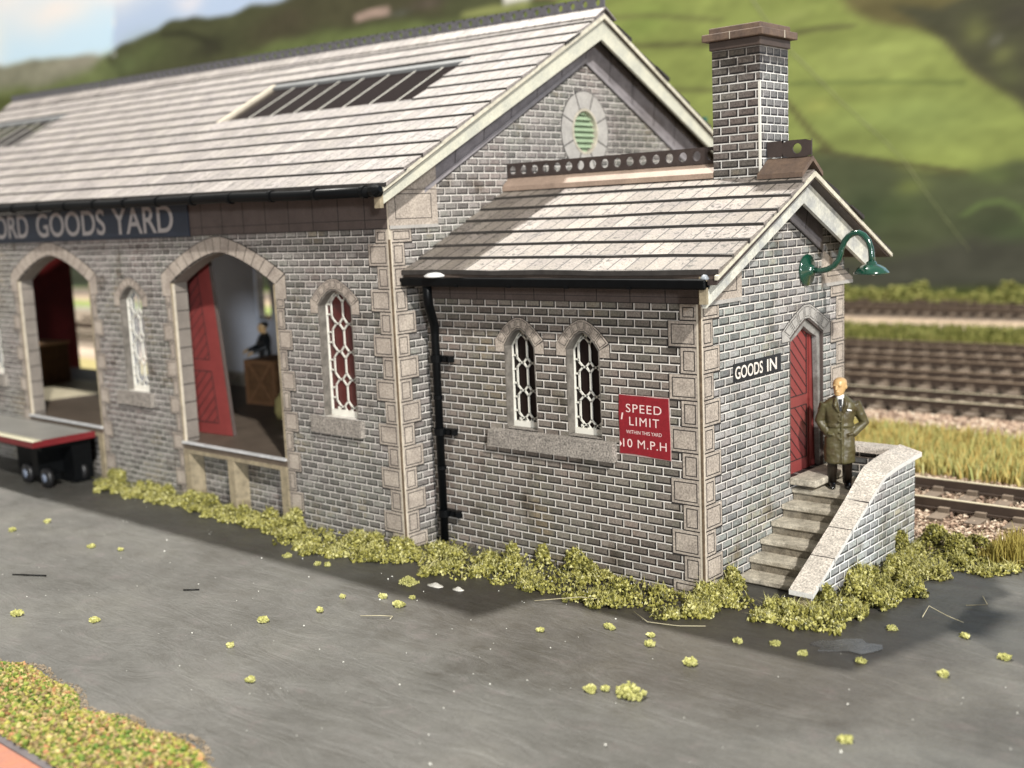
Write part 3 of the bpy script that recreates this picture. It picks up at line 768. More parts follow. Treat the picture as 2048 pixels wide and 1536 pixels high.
for zz in (2.55, 1.35): 
    m = MB(); m.tube([(-5.03, -.135, zz-.03), (-5.03, -.135, zz+.03)], .083, 12); m.build('pipe_collar', M_black, dp)
# ---- loading platforms
m = MB(); m.box(FX+.45, GX-.42, FY+.345, 4.85, 1.08, 1.19, 0)
for c, wd in ARCH: m.box(c-wd/2+.01, c+wd/2-.01, FY-.02, FY+.345, 1.08, 1.19, 0)
deck = m.build('loading_deck', M_deck, shed)
for c, wd in ARCH:
    x0, x1 = c-wd/2+.01, c+wd/2-.01
    m = MB(); m.box(x0, x1, FY-.055, FY+.02, 1.192, 1.235); m.build('deck_edge_strip', pm('worn_white_edge', (.66, .66, .66), .45, .25, 6, .2), deck)
    m = MB(); m.box(x0, x1, FY-.03, FY+.03, 1.0, 1.078); m.build('deck_beam', M_cardtan, deck)
    for xx in (x0, x0+1.52, x1-.20):
        m = MB(); m.box(xx, xx+.20, FY-.035, FY+.30, 0, .998); m.build('deck_post', M_cardtan, deck)
    m = MB(); m.box(x0, x1, FY+.32, FY+.34, 0, 1.08); m.build('deck_brick_panel', M_brM, deck)
m = MB(); m.prism([(-24.6, 1.0), (-20.6, .6), (-20.2, 3.3), (-25.0, 3.3)], 'z', 1.192, 1.197); m.build('pale_patch', M_deckl, deck)  # thin sheet, paler than the deck boards around it
# ---- sliding door in the near arch, slightly askew
m = MB(); m.hexa([(-13.7, .02, 1.2), (-11.50, .20, 1.2), (-11.50, .26, 1.2), (-13.7, .08, 1.2), (-13.9, -.10, 5.0), (-11.66, .02, 5.0), (-11.66, .08, 5.0), (-13.9, -.04, 5.0)])
sd = m.build('sliding_door', M_red, shed)
m = MB()
def sdp(u, z):   # point on the door face, u 0..1 from right edge leftwards
    f = (z-1.2)/3.8; xr = -11.50-.16*f; yr = .20-.18*f; xl = -13.7-.2*f; yl = .02-.12*f
    return Vector((xr+(xl-xr)*u, yr+(yl-yr)*u-.006, z))
def sdl(u0_, z0, u1_, z1, t=.016):
    a, c = sdp(u0_, z0), sdp(u1_, z1); d = (c-a).normalized(); n_ = d.cross(Vector((0, -1, 0))).normalized()*t*.5; f = Vector((0, -.006, 0))
    m.hexa([a-n_, c-n_, c+n_, a+n_, a-n_+f, c-n_+f, c+n_+f, a+n_+f])
for za, zb in ((1.45, 2.55), (2.80, 4.7)):
    for (a, c, d, e) in ((.18, za, .9, za), (.18, zb, .9, zb), (.18, za, .18, zb)): sdl(a, c, d, e)
    zz = za-1.2
    while zz < zb:
        u_0, z_0, u_1, z_1 = .18, zz+1.35, .9, zz
        if z_0 > zb: u_0 += (z_0-zb)*.72/1.35; z_0 = zb
        if z_1 < za: u_1 -= (za-z_1)*.72/1.35; z_1 = za
        if u_1-u_0 > .02: sdl(u_0, z_0, u_1, z_1)
        zz += .21
m.build('door_panel_lines', M_line, sd)
m = MB(); m.hexa([(-11.52, .20, 1.2), (-11.47, .20, 1.2), (-11.47, .27, 1.2), (-11.52, .27, 1.2), (-11.68, .02, 5.0), (-11.63, .02, 5.0), (-11.63, .09, 5.0), (-11.68, .09, 5.0)])
m.build('door_card_edge', M_stonedk, sd)
# ---- stone stair with parapet on the gable side
m = MB()
tops = [(1.07, 2.60, 3.9), (.88, 2.26, 2.7), (.685, 1.92, 2.4), (.49, 1.58, 2.1), (.295, 1.24, 1.75), (.10, .90, 1.4)]
for zt_, yf, yb in tops:
    st = MB(); st.box(.004, 1.19, yf, yb, zt_-.075, zt_, 0); st.box(.010, 1.19, yf+.03, yb, max(0, zt_-.20), zt_-.075, 1)
    o = st.build('stair_step', [M_step, M_stepf], shed); bv = o.modifiers.new('b', 'BEVEL'); bv.width = .012; bv.segments = 2
m = MB(); m.box(.003, .46, 2.52, 3.76, 1.14, 1.25); o = m.build('door_threshold', M_step, shed); bv = o.modifiers.new('b', 'BEVEL'); bv.width = .02; bv.segments = 2
prof_top = [(.36, .20), (2.55, 1.30), (3.0, 1.42), (3.4, 1.45), (4.04, 1.45)]
m = MB(); m.prism([(.42, 0), (3.98, 0), (3.98, 1.43), (3.4, 1.42), (3.0, 1.39), (2.56, 1.27), (.42, .19)], 'x', 1.20, 1.42)
sw = m.build('stair_parapet', M_brS, shed)
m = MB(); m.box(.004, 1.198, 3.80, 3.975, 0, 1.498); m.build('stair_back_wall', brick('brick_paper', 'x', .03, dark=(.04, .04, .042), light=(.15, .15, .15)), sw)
m = MB(); m.box(1.195, 1.425, .400, .418, 0, .19, 0); m.box(1.24, 1.26, .392, .40, 0, .19, 1); m.build('parapet_end', [M_cardtan, M_line], sw)
cpp = [(.34, .22), (1.0, .55), (1.55, .83), (2.1, 1.105), (2.60, 1.36), (2.72, 1.405), (3.1, 1.450), (3.65, 1.48), (4.08, 1.495)]
for i in range(len(cpp)-1):
    pass
def cope(pts):
    m = MB()
    for i in range(len(pts)-1):
        (y0, z0), (y1, z1) = pts[i], pts[i+1]
        k0 = .09*min(1, max(0, (y0-1.9)/1.0)); k1 = .09*min(1, max(0, (y1-1.9)/1.0))
        m.hexa([(1.13, y0, z0-.035), (1.49, y0, z0-.035), (1.49, y1, z1-.035), (1.13, y1, z1-.035), (1.13, y0, z0+.035+k0), (1.49, y0, z0+.035), (1.49, y1, z1+.035), (1.13, y1, z1+.035+k1)], 0)
        m.m[-2] = 1; m.m[-4] = 1 
        m.m[-3] = 1
    return m
g_ = .012
for grp in ([0, 1], [1, 2], [2, 3], [3, 4, 5], [5, 6, 7], [7, 8]):
    pts = [cpp[i] for i in grp]; pts[0] = (pts[0][0]+g_*.6, pts[0][1]+g_*.3)
    o = cope(pts).build('coping_stone', [M_cope, pm('white_card_edge', (.70, .69, .66), .5, .1) if 'white_card_edge' not in bpy.data.materials else bpy.data.materials['white_card_edge']], sw)
jm = MB()
for (yy, zz) in ((1.0, .55), (1.55, .83), (2.1, 1.115)):
    jm.box(1.131, 1.489, yy-.004, yy+.010, zz+.015, zz+.040)
    jm.box(1.485, 1.492, yy-.004, yy+.010, zz-.03, zz+.038)
jm.build('coping_joints', M_line, sw)
for x0, x1 in ((.01, .58), (.595, 1.125)):
    m = MB(); m.box(x0, x1, 3.72, 4.08, 1.50, 1.60); m.build('coping_stone', M_cope, sw)

# ------------------------------------------------------------------ signs
def text_mesh(body, w_, h_, mat, name, parent, o, ux, uz, nrm, dep=.006, bold=0.0, space=1.0):
    if mat == M_letterp: bold = 0.0
    cu = bpy.data.curves.new('t', 'FONT'); cu.body = body; cu.size = 1; cu.extrude = 0; cu.offset = bold; cu.space_character = space
    ob = bpy.data.objects.new('t', cu); col.objects.link(ob); bpy.context.view_layer.update()
    me = bpy.data.meshes.new_from_object(ob.evaluated_get(bpy.context.evaluated_depsgraph_get()))
    bpy.data.objects.remove(ob)
    co = np.array([v.co[:] for v in me.vertices]); mn, mx = co.min(0), co.max(0)
    for v in me.vertices:
        u = (v.co.x-mn[0])/(mx[0]-mn[0])*w_; s = (v.co.y-mn[1])/(mx[1]-mn[1])*h_
        v.co = Vector(o)+Vector(ux)*u+Vector(uz)*s+Vector(nrm)*dep
    me.materials.append(mat); ob = bpy.data.objects.new(name, me); col.objects.link(ob); ob.parent = parent
    return ob
X, Z, Yn, Y_, Xp = (1, 0, 0), (0, 0, 1), (0, -1, 0), (0, 1, 0), (1, 0, 0)
sg = empty('yard_name_sign', (-17, FY, 5.36)); tag(sg, 'long navy sign board with pale capitals reading ORD GOODS YARD under the main eaves', 'sign')
m = MB(); m.box(-9.6, 6.0, -.05, -.023, .0, .66); bd = m.build('sign_board', M_navy, sg)
for body, x0, x1 in (('ORD', -19.25, -17.57), ('GOODS', -17.16, -14.11), ('YARD', -13.80, -11.51)):
    text_mesh(body, x1-x0, .54, M_lettery, 'sign_letters', bd, (x0+17, -.05, .10), X, Z, Yn, .004, bold=.012)
sg = empty('door_sign', (0, 1.56, 2.99)); tag(sg, 'small black sign with white capitals GOODS IN beside the red door', 'sign')
m = MB(); m.box(.004, .012, -.70, .71, -.01, .265); bd = m.build('sign_board', M_blksign, sg)
text_mesh('GOODS', .80, .185, M_letter, 'sign_letters', bd, (.012, -.66, .035), Y_, Z, X, .003, bold=.014)
text_mesh('IN', .30, .185, M_letter, 'sign_letters', bd, (.012, .27, .035), Y_, Z, X, .003, bold=.014)
sg = empty('speed_limit_sign', (-.96, 0, 1.98)); tag(sg, 'red notice reading SPEED LIMIT 10 M.P.H beside the paired office windows', 'sign')
rs = random.Random(3); m = MB()
out = [(-.44, -.01), (-.2, .0), (0, -.008), (.2, -.02), (.44, -.03), (.445, .3), (.43, .6), (.425, .86), (.2, .855), (.0, .865), (-.2, .86), (-.43, .865), (-.445, .6), (-.435, .3)]
m.prism(out, 'y', -.016, -.004); bd = m.build('sign_board', M_redsign, sg)
m = MB()
m.prism([(-.455, -.02), (.455, -.04), (.437, .875), (-.44, .872)], 'y', -.008, -.003); m.build('sign_paper_edge', pm('pink_paper_edge', (.55, .38, .35), .6, .3, 9), bd)
text_mesh('SPEED', .62, .125, M_letterp, 'sign_letters', bd, (-.31, -.016, .615), X, Z, Yn, .003, bold=.004, space=1.15)
text_mesh('LIMIT', .52, .125, M_letterp, 'sign_letters', bd, (-.255, -.016, .425), X, Z, Yn, .003, bold=.004, space=1.2)
text_mesh('WITHIN THIS YARD', .62, .052, M_letterp, 'sign_letters', bd, (-.315, -.016, .30), X, Z, Yn, .003, bold=.004)
text_mesh('10 M.P.H', .76, .125, M_letterp, 'sign_letters', bd, (-.375, -.016, .095), X, Z, Yn, .003, bold=.004, space=1.1)
m = MB(); m.prism([(-.405, .50), (-.385, .50), (-.36, .60), (-.385, .60)], 'y', -.019, -.016); m.prism([(-.44, .09), (-.40, .13), (-.435, .18)], 'y', -.019, -.016); m.build('paper_chip', M_letterp, bd)

# ------------------------------------------------------------------ swan-neck lamp
lp = empty('swan_neck_lamp', (0, 3.12, 4.46)); tag(lp, 'glossy dark green swan neck lamp fixed to the office gable above the red door', 'lamp')
m = MB(); m.lathe([(.0, .005), (.25, .005), (.255, .02), (.24, .045), (.10, .07), (.08, .12), (.05, .14), (.0, .14)], (0, 0, 0), 'x', 26); m.build('wall_plate', M_green, lp, smooth=True)
cp = [(.10, 0, .0), (.24, 0, -.015), (.36, 0, .01), (.46, 0, .06), (.54, 0, .15), (.575, 0, .25), (.595, 0, .34), (.64, 0, .44), (.70, 0, .51), (.78, 0, .555), (.87, 0, .56), (.95, 0, .52), (1.02, 0, .43), (1.06, 0, .32), (1.07, 0, .20), (1.07, 0, .12)]
m = MB(); m.tube(cp, .046, 12); m.build('swan_neck', M_green, lp, smooth=True)
m = MB(); m.lathe([(.0, .135), (.055, .135), (.075, .12), (.08, .09), (.13, .075), (.21, .03), (.26, -.03), (.262, -.055), (.25, -.055), (.20, .0), (.10, .05), (.0, .05)], (1.07, 0, 0), 'z', 28)
m.build('lamp_shade', M_green, lp, smooth=True)
m = MB(); m.lathe([(.0, -.075), (.035, -.06), (.045, -.03), (.03, .02), (.0, .04)], (1.10, 0, -.01), 'z', 12); m.build('bulb', glassm('clear_bulb', (.7, .7, .65), .05), lp, smooth=True)

# ------------------------------------------------------------------ people
def remesh(o, vs, sm=3):
    r_ = o.modifiers.new('r', 'REMESH'); r_.mode = 'VOXEL'; r_.voxel_size = vs; r_.use_smooth_shade = True
    if sm: s_ = o.modifiers.new('s', 'SMOOTH'); s_.iterations = sm; s_.factor = .5
def wrinkle(o, amp, size=.09):
    t = bpy.data.textures.new('folds', 'CLOUDS'); t.noise_scale = size; t.noise_depth = 2
    d = o.modifiers.new('d', 'DISPLACE'); d.texture = t; d.strength = amp; d.mid_level = .5; d.texture_coords = 'LOCAL'
M_skin = pm('ochre_painted_skin', (.56, .36, .16), .35, .12, 20, .12, 60, spec=.5)
M_coat = pm('olive_painted_coat', (.058, .042, .014), .48, .3, 6, .15, 40, spec=.6, c2=(.080, .070, .026))
M_trs = pm('dark_brown_trousers', (.022, .015, .010), .4, .2, 6)
M_shoe = pm('black_gloss_shoes', (.006, .006, .006), .15, .1, 6, spec=.7)
M_shirt = pm('white_painted_shirt', (.80, .80, .78), .4, .05)
M_tie = pm('black_tie', (.008, .008, .008), .35)
M_dark = pm('black_overall', (.010, .012, .014), .45, .2, 5)
M_hair = pm('black_hair', (.012, .010, .008), .5)
def head(m, hx, hy, hz, turn=0):
    # head about .235 high, centred (hx,hy,hz), facing -y before the turn
    k = len(m.v)
    rings = [(-.125, .030, .036, -.040), (-.112, .046, .052, -.035), (-.085, .058, .068, -.022), (-.05, .066, .080, -.010), (-.015, .072, .090, .0), (.02, .077, .098, .004), (.055, .078, .098, .006), (.085, .068, .086, .008), (.108, .046, .060, .010), (.120, .018, .026, .012)]
    m.loft([(hx, hy+o_, hz+z, rx, ry) for z, rx, ry, o_ in rings], 24)
    def blob(x, y, z, rx, ry, rz):
        m.loft([(hx+x, hy+y, hz+z+rz*math.sin(a), rx*math.cos(a)+.001, ry*math.cos(a)+.001) for a in [(-.5+i/6)*PI for i in range(7)]], 12)
    blob(0, -.100, -.012, .013, .018, .032); blob(0, -.108, -.028, .015, .016, .014)     # nose
    blob(-.03, -.084, .022, .028, .014, .009); blob(.03, -.084, .022, .028, .014, .009)    # brows
    blob(0, -.088, -.060, .024, .012, .008); blob(0, -.084, -.075, .020, .012, .008)       # lips
    blob(-.030, -.078, .004, .011, .009, .008); blob(.030, -.078, .004, .011, .009, .008)  # eyes
    blob(-.078, .008, -.005, .010, .020, .032); blob(.078, .008, -.005, .010, .020, .032)  # ears
    c, s = math.cos(turn), math.sin(turn)
    for i in range(k, len(m.v)):
        x, y, z = m.v[i]; dx, dy = x-hx, y-hy; m.v[i] = (hx+c*dx-s*dy, hy+s*dx+c*dy, z)
def hand(m, p, d, side):
    # palm at p pointing along d, curled fingers and thumb
    p, d = Vector(p), Vector(d).normalized(); a = d.orthogonal().normalized(); b2 = d.cross(a)
    m.tube([p, p+d*.05, p+d*.085], [.026, .036, .034], 10)
    for i, L in enumerate((.065, .075, .07, .055)):
        q = p+d*.08+a*(-.027+.018*i); m.tube([q, q+d*L*.5+b2*.008, q+d*L*.85+b2*.03, q+d*L*.8+b2*.05], [.0095, .009, .008, .007], 8)
    q = p+d*.03-a*.03; m.tube([q, q-a*.025+d*.03, q-a*.02+d*.06+b2*.02], [.011, .010, .008], 8)
def figure(loc, rz, label, coat=True, cm=None, hair=None, turn=0, lean=0):
    root = empty('person', loc, rz)
    tag(root, label, 'person')
    m = MB(); H_ = 1.70
    k_h = len(m.v); head(m, 0, -.01, 1.585, turn)
    if coat:
        for i_ in range(k_h, len(m.v)): x_, y_, z_ = m.v[i_]; m.v[i_] = (x_*1.16, (y_+.01)*1.18-.01, 1.46+(z_-1.46)*1.14)
    m.tube([(0, .01, 1.38), (0, .005, 1.50)], [.062, .056], 14)
    m.loft([(0, 0, .80, .15, .10), (0, 0, .95, .165, .11), (0, 0, 1.10, .14, .10), (0, 0, 1.28, .165, .105), (0, .01, 1.36, .13, .08), (0, .01, 1.43, .07, .06)], 20)
    for s in (-1, 1):
        m.tube([(s*.085, 0, .86), (s*.095, -.01, .48), (s*.10, .0, .10)], [.088, .055, .038], 12)
        m.loft([(s*.10, -.04, .01, .040, .10), (s*.10, -.035, .05, .038, .09), (s*.10, .0, .10, .036, .045)], 14)
    if coat:
        arms = [((-.195, .01, 1.35), (-.262, .03, 1.05), (-.140, -.050, .85)), ((.195, .01, 1.35), (.335, .05, 1.02), (.150, -.045, .85))]
    else:
        arms = [((-.185, .01, 1.36), (-.24, -.08, 1.13), (-.14, -.33, 1.06)), ((.185, .01, 1.36), (.34, -.06, 1.16), (.30, -.34, 1.05))]
    for s, (a, e, h) in zip((-1, 1), arms):
        m.tube([Vector(a)-Vector((0, 0, .02)), e, h], [.040, .038, .028], 12); dv = Vector(h)-Vector(e); hand(m, h, (Vector((-s*.02, .015, -.12)) if coat else dv), s)
    body = m.build('body', M_skin, root); remesh(body, .008, 1)
    if coat:
        m = MB()
        m.loft([(0, .0, .40, .205, .155), (0, .0, .44, .210, .160), (0, .0, .62, .210, .155), (0, 0, .78, .200, .145), (0, 0, .92, .185, .135), (0, 0, .97, .170, .125), (0, 0, 1.02, .180, .130), (0, .0, 1.15, .200, .140), (0, .0, 1.28, .220, .145), (0, .012, 1.36, .205, .120), (0, .02, 1.42, .120, .085), (0, .02, 1.455, .078, .072)], 28, 0, 2.4)
        for a, e, h in arms:
            a, e, h = Vector(a), Vector(e), Vector(h)
            m.tube([a+Vector((0, 0, -.01)), a.lerp(e, .5), e, e.lerp(h, .5), h], [.084, .078, .072, .068, .062], 14)
        # belt, lapels, pocket flaps, front edge
        m.loft([(0, 0, .975, .190, .143), (0, 0, 1.015, .190, .143)], 28, 0, 2.4)
        for s in (-1, 1):
            m.tube([(s*.055, -.085, 1.44), (s*.075, -.145, 1.33), (s*.03, -.158, 1.22)], [.022, .028, .012], 8)
            m.tube([(s*.10, -.150, .86), (s*.17, -.115, .88)], [.020, .020], 8)
        m.tube([(.02, -.150, 1.2), (.015, -.150, .97), (.02, -.165, .42)], [.012, .012, .014], 8)
        for zz in (1.16, 1.07, .90, .80): m.tube([(-.02, -.14, zz), (-.02, -.168, zz)], .012, 8)
        ct = m.build('coat', cm or M_coat, root); remesh(ct, .0105, 3); wrinkle(ct, .026, .11)
        m = MB(); m.loft([(0, -.085, 1.30, .030, .066), (0, -.070, 1.36, .046, .066), (0, -.045, 1.44, .055, .060), (0, -.03, 1.475, .056, .055)], 18); m.build('shirt', M_shirt, root, smooth=True)
        m = MB(); m.hexa([(-.016, -.155, 1.24), (.016, -.155, 1.24), (.014, -.139, 1.24), (-.014, -.139, 1.24), (-.020, -.135, 1.41), (.020, -.135, 1.41), (.016, -.09, 1.41), (-.016, -.09, 1.41)])
        m.loft([(0, -.118, 1.385, .020, .022), (0, -.112, 1.42, .026, .022)], 10); m.build('tie', M_tie, root)
        m = MB(); m.hexa([(.09, -.160, 1.245), (.15, -.135, 1.235), (.15, -.125, 1.235), (.09, -.150, 1.245), (.085, -.160, 1.27), (.145, -.137, 1.255), (.145, -.127, 1.255), (.085, -.150, 1.27)]); m.build('pocket_handkerchief', M_shirt, root)
    else:
        m = MB(); m.loft([(0, 0, .78, .175, .125), (0, 0, .95, .18, .125), (0, 0, 1.10, .165, .12), (0, 0, 1.28, .20, .135), (0, .01, 1.38, .18, .105), (0, .015, 1.45, .075, .07)], 24)
        for a, e, h in arms: m.tube([a, e, h], [.072, .060, .046], 12)
        j = m.build('jacket', cm or M_dark, root); remesh(j, .012, 2)
    for s in (-1, 1):
        m = MB(); m.tube([(s*.085, 0, .84), (s*.098, -.012, .47), (s*.103, .005, .07)], [.100, .072, .062], 14); m.build('trouser_leg', M_trs if coat else (cm or M_dark), root, smooth=True)
        m = MB(); m.loft([(s*.108, -.045, .0, .046, .125), (s*.108, -.045, .03, .050, .128), (s*.106, -.025, .065, .046, .10), (s*.104, .01, .10, .042, .052)], 18); m.build('shoe', M_shoe, root, smooth=True)
    if hair:
        m = MB(); m.loft([(0, .018, 1.60, .082, .095), (0, .020, 1.64, .085, .100), (0, .015, 1.69, .072, .088), (0, .01, 1.715, .03, .035)], 20); m.build('hair', hair, root, smooth=True)
    return root
man = figure((.60, 3.04, 1.07), R(30), 'bald man in long olive coat and black tie standing on top of the stone steps', turn=R(-28))
man.scale = (1.12, 1.12, 1.0)
man2 = figure((-15.25, 4.05-.0, 1.19), R(-20), 'dark figure in black leaning over a wooden crate inside the near arch', coat=False, cm=M_dark, hair=M_hair)
man2.location = (-15.75, 4.25, 1.19); man2.scale = (1.22, 1.22, 1.10)

# ------------------------------------------------------------------ crates
def crate(loc, rz, w_, d_, h_, label, lid=None):
    root = empty('wooden_crate', loc, rz); tag(root, label, 'crate', 'wooden crates standing on the loading deck')
    m = MB(); m.box(-w_/2, w_/2, -d_/2, d_/2, 0.01, h_); m.build('crate_box', M_crate, root)
    t = .09; M_bat = pm('dark_crate_batten', (.20, .10, .045), .7, .3, 8)
    for y in (-d_/2, d_/2):
        m = MB(); s = -1 if y < 0 else 1; y0, y1 = y-.0*s, y+.03*s
        for (a, c, e, f) in ((-w_/2, w_/2, 0.01, t), (-w_/2, w_/2, h_-t, h_), (-w_/2, -w_/2+t, t, h_-t), (w_/2-t, w_/2, t, h_-t)): m.box(a, c, y0, y1, e, f)
        for q in (1, -1):
            pts = [(-q*(w_/2-t), t), (-q*(w_/2-t*2), t), (q*(w_/2-t), h_-t), (q*(w_/2-t*2), h_-t)]
            m.hexa([(pts[0][0], y0, pts[0][1]), (pts[1][0], y0, pts[1][1]), (pts[2][0], y0, pts[2][1]), (pts[3][0], y0, pts[3][1]), (pts[0][0], y+.022*s, pts[0][1]), (pts[1][0], y+.022*s, pts[1][1]), (pts[2][0], y+.022*s, pts[2][1]), (pts[3][0], y+.022*s, pts[3][1])])
        m.build('crate_battens', M_bat, root)
    if lid: m = MB(); m.box(-w_/2-.06, w_/2+.06, -d_/2-.06, d_/2+.06, h_, h_+.07); m.build('crate_lid', lid, root)
    return root
crate((-14.45, 3.55, 1.19), R(6), 1.05, .95, 1.10, 'brown wooden crate with crossed battens in front of the dark figure')
crate((-24.2, 2.35, 1.19), R(8), 1.2, 1.1, 1.15, 'brown crate with pale lid seen through the left arch against the red door', M_crate2)
m = MB(); rsk = random.Random(2)
m.loft([(0, 0, 0.0, .28, .20), (0, 0, .15, .32, .24), (0, 0, .42, .30, .22), (.02, 0, .60, .16, .12), (.02, 0, .66, .05, .04)], 14)
sk = m.build('yellow_sack', pm('pale_yellow_sack', (.55, .48, .20), .7, .2, 6), None, smooth=True); sk.location = (-12.28, 2.2, 1.19)
tag(sk, 'pale yellow sack half hidden behind the right jamb of the near arch', 'sack')

# ------------------------------------------------------------------ platform trolley
tr = empty('platform_trolley', (-17.56, -1.28, -.21)); tag(tr, 'flat platform trolley with red edged pale deck backed up to the left arch', 'trolley')
m = MB(); m.box(-2.6, 2.22, -.95, .44, 1.27, 1.33, 0); m.build('trolley_deck', pm('pale_grey_deck', (.36, .35, .32), .4, .15, 2, .1), tr)
m = MB(); m.box(-2.62, 2.26, -1.0, -.95, 1.20, 1.34, 0); m.box(2.22, 2.27, -.95, .44, 1.20, 1.34, 0); m.build('red_edge_rail', pm('red_painted_edge', (.16, .015, .018), .35, .2, 3), tr)
m = MB(); m.box(-2.6, 2.27, -1.01, -.80, 1.335, 1.355, 0); m.build('cream_front_strip', pm('cream_strip', (.72, .68, .50), .4, .1), tr)
m = MB(); m.box(-2.4, 2.1, -.75, .40, 1.08, 1.268); m.box(-.6, 2.1, -.05, .40, .25, 1.08); m.build('chassis', M_black, tr)
m = MB(); m.box(1.35, 1.62, -.62, .1, .42, 1.02); m.box(1.0, 2.0, -.5, -.3, .38, .50); m.build('front_fork', M_black, tr)
for xx, yy in ((1.05, -.60), (1.95, -.60), (1.05, .2), (1.95, .2)):
    m = MB(); m.lathe([(.0, -.07), (.18, -.07), (.22, -.04), (.22, .04), (.18, .07), (.0, .07)], (xx, yy, .44), 'y', 20)
    wl = m.build('wheel', pm('black_tyre', (.012, .012, .013), .4), tr, smooth=True)
    m = MB(); m.lathe([(.0, -.095), (.09, -.09), (.10, -.07), (.10, -.06)], (xx, yy, .44), 'y', 14); m.build('hub', pm('blue_grey_hub', (.16, .19, .25), .3), wl, smooth=True)
# edge of the vehicle parked off the right of the picture
vt = MB(); vt.lathe([(.0, -.09), (.20, -.09), (.26, -.06), (.27, 0), (.26, .06), (.20, .09), (.0, .09)], (0, 0, .27), 'y', 24)
tr2 = empty('parked_barrow', (4.44, .90, 0), R(0)); tag(tr2, 'black wheel of a barrow just entering the right edge of the yard', 'barrow')
vt.build('wheel', pm('black_rubber_wheel', (.015, .015, .015), .4), tr2, smooth=True)
m = MB(); m.box(1.0, 2.8, -1.5, -.1, .45, 2.0); m.build('barrow_body', pm('dark_brown_barrow', (.06, .035, .025), .6), tr2)
m = MB(); m.box(-.0, 1.4, -.2, .0, .25, .50); m.build('barrow_frame', M_black, tr2)

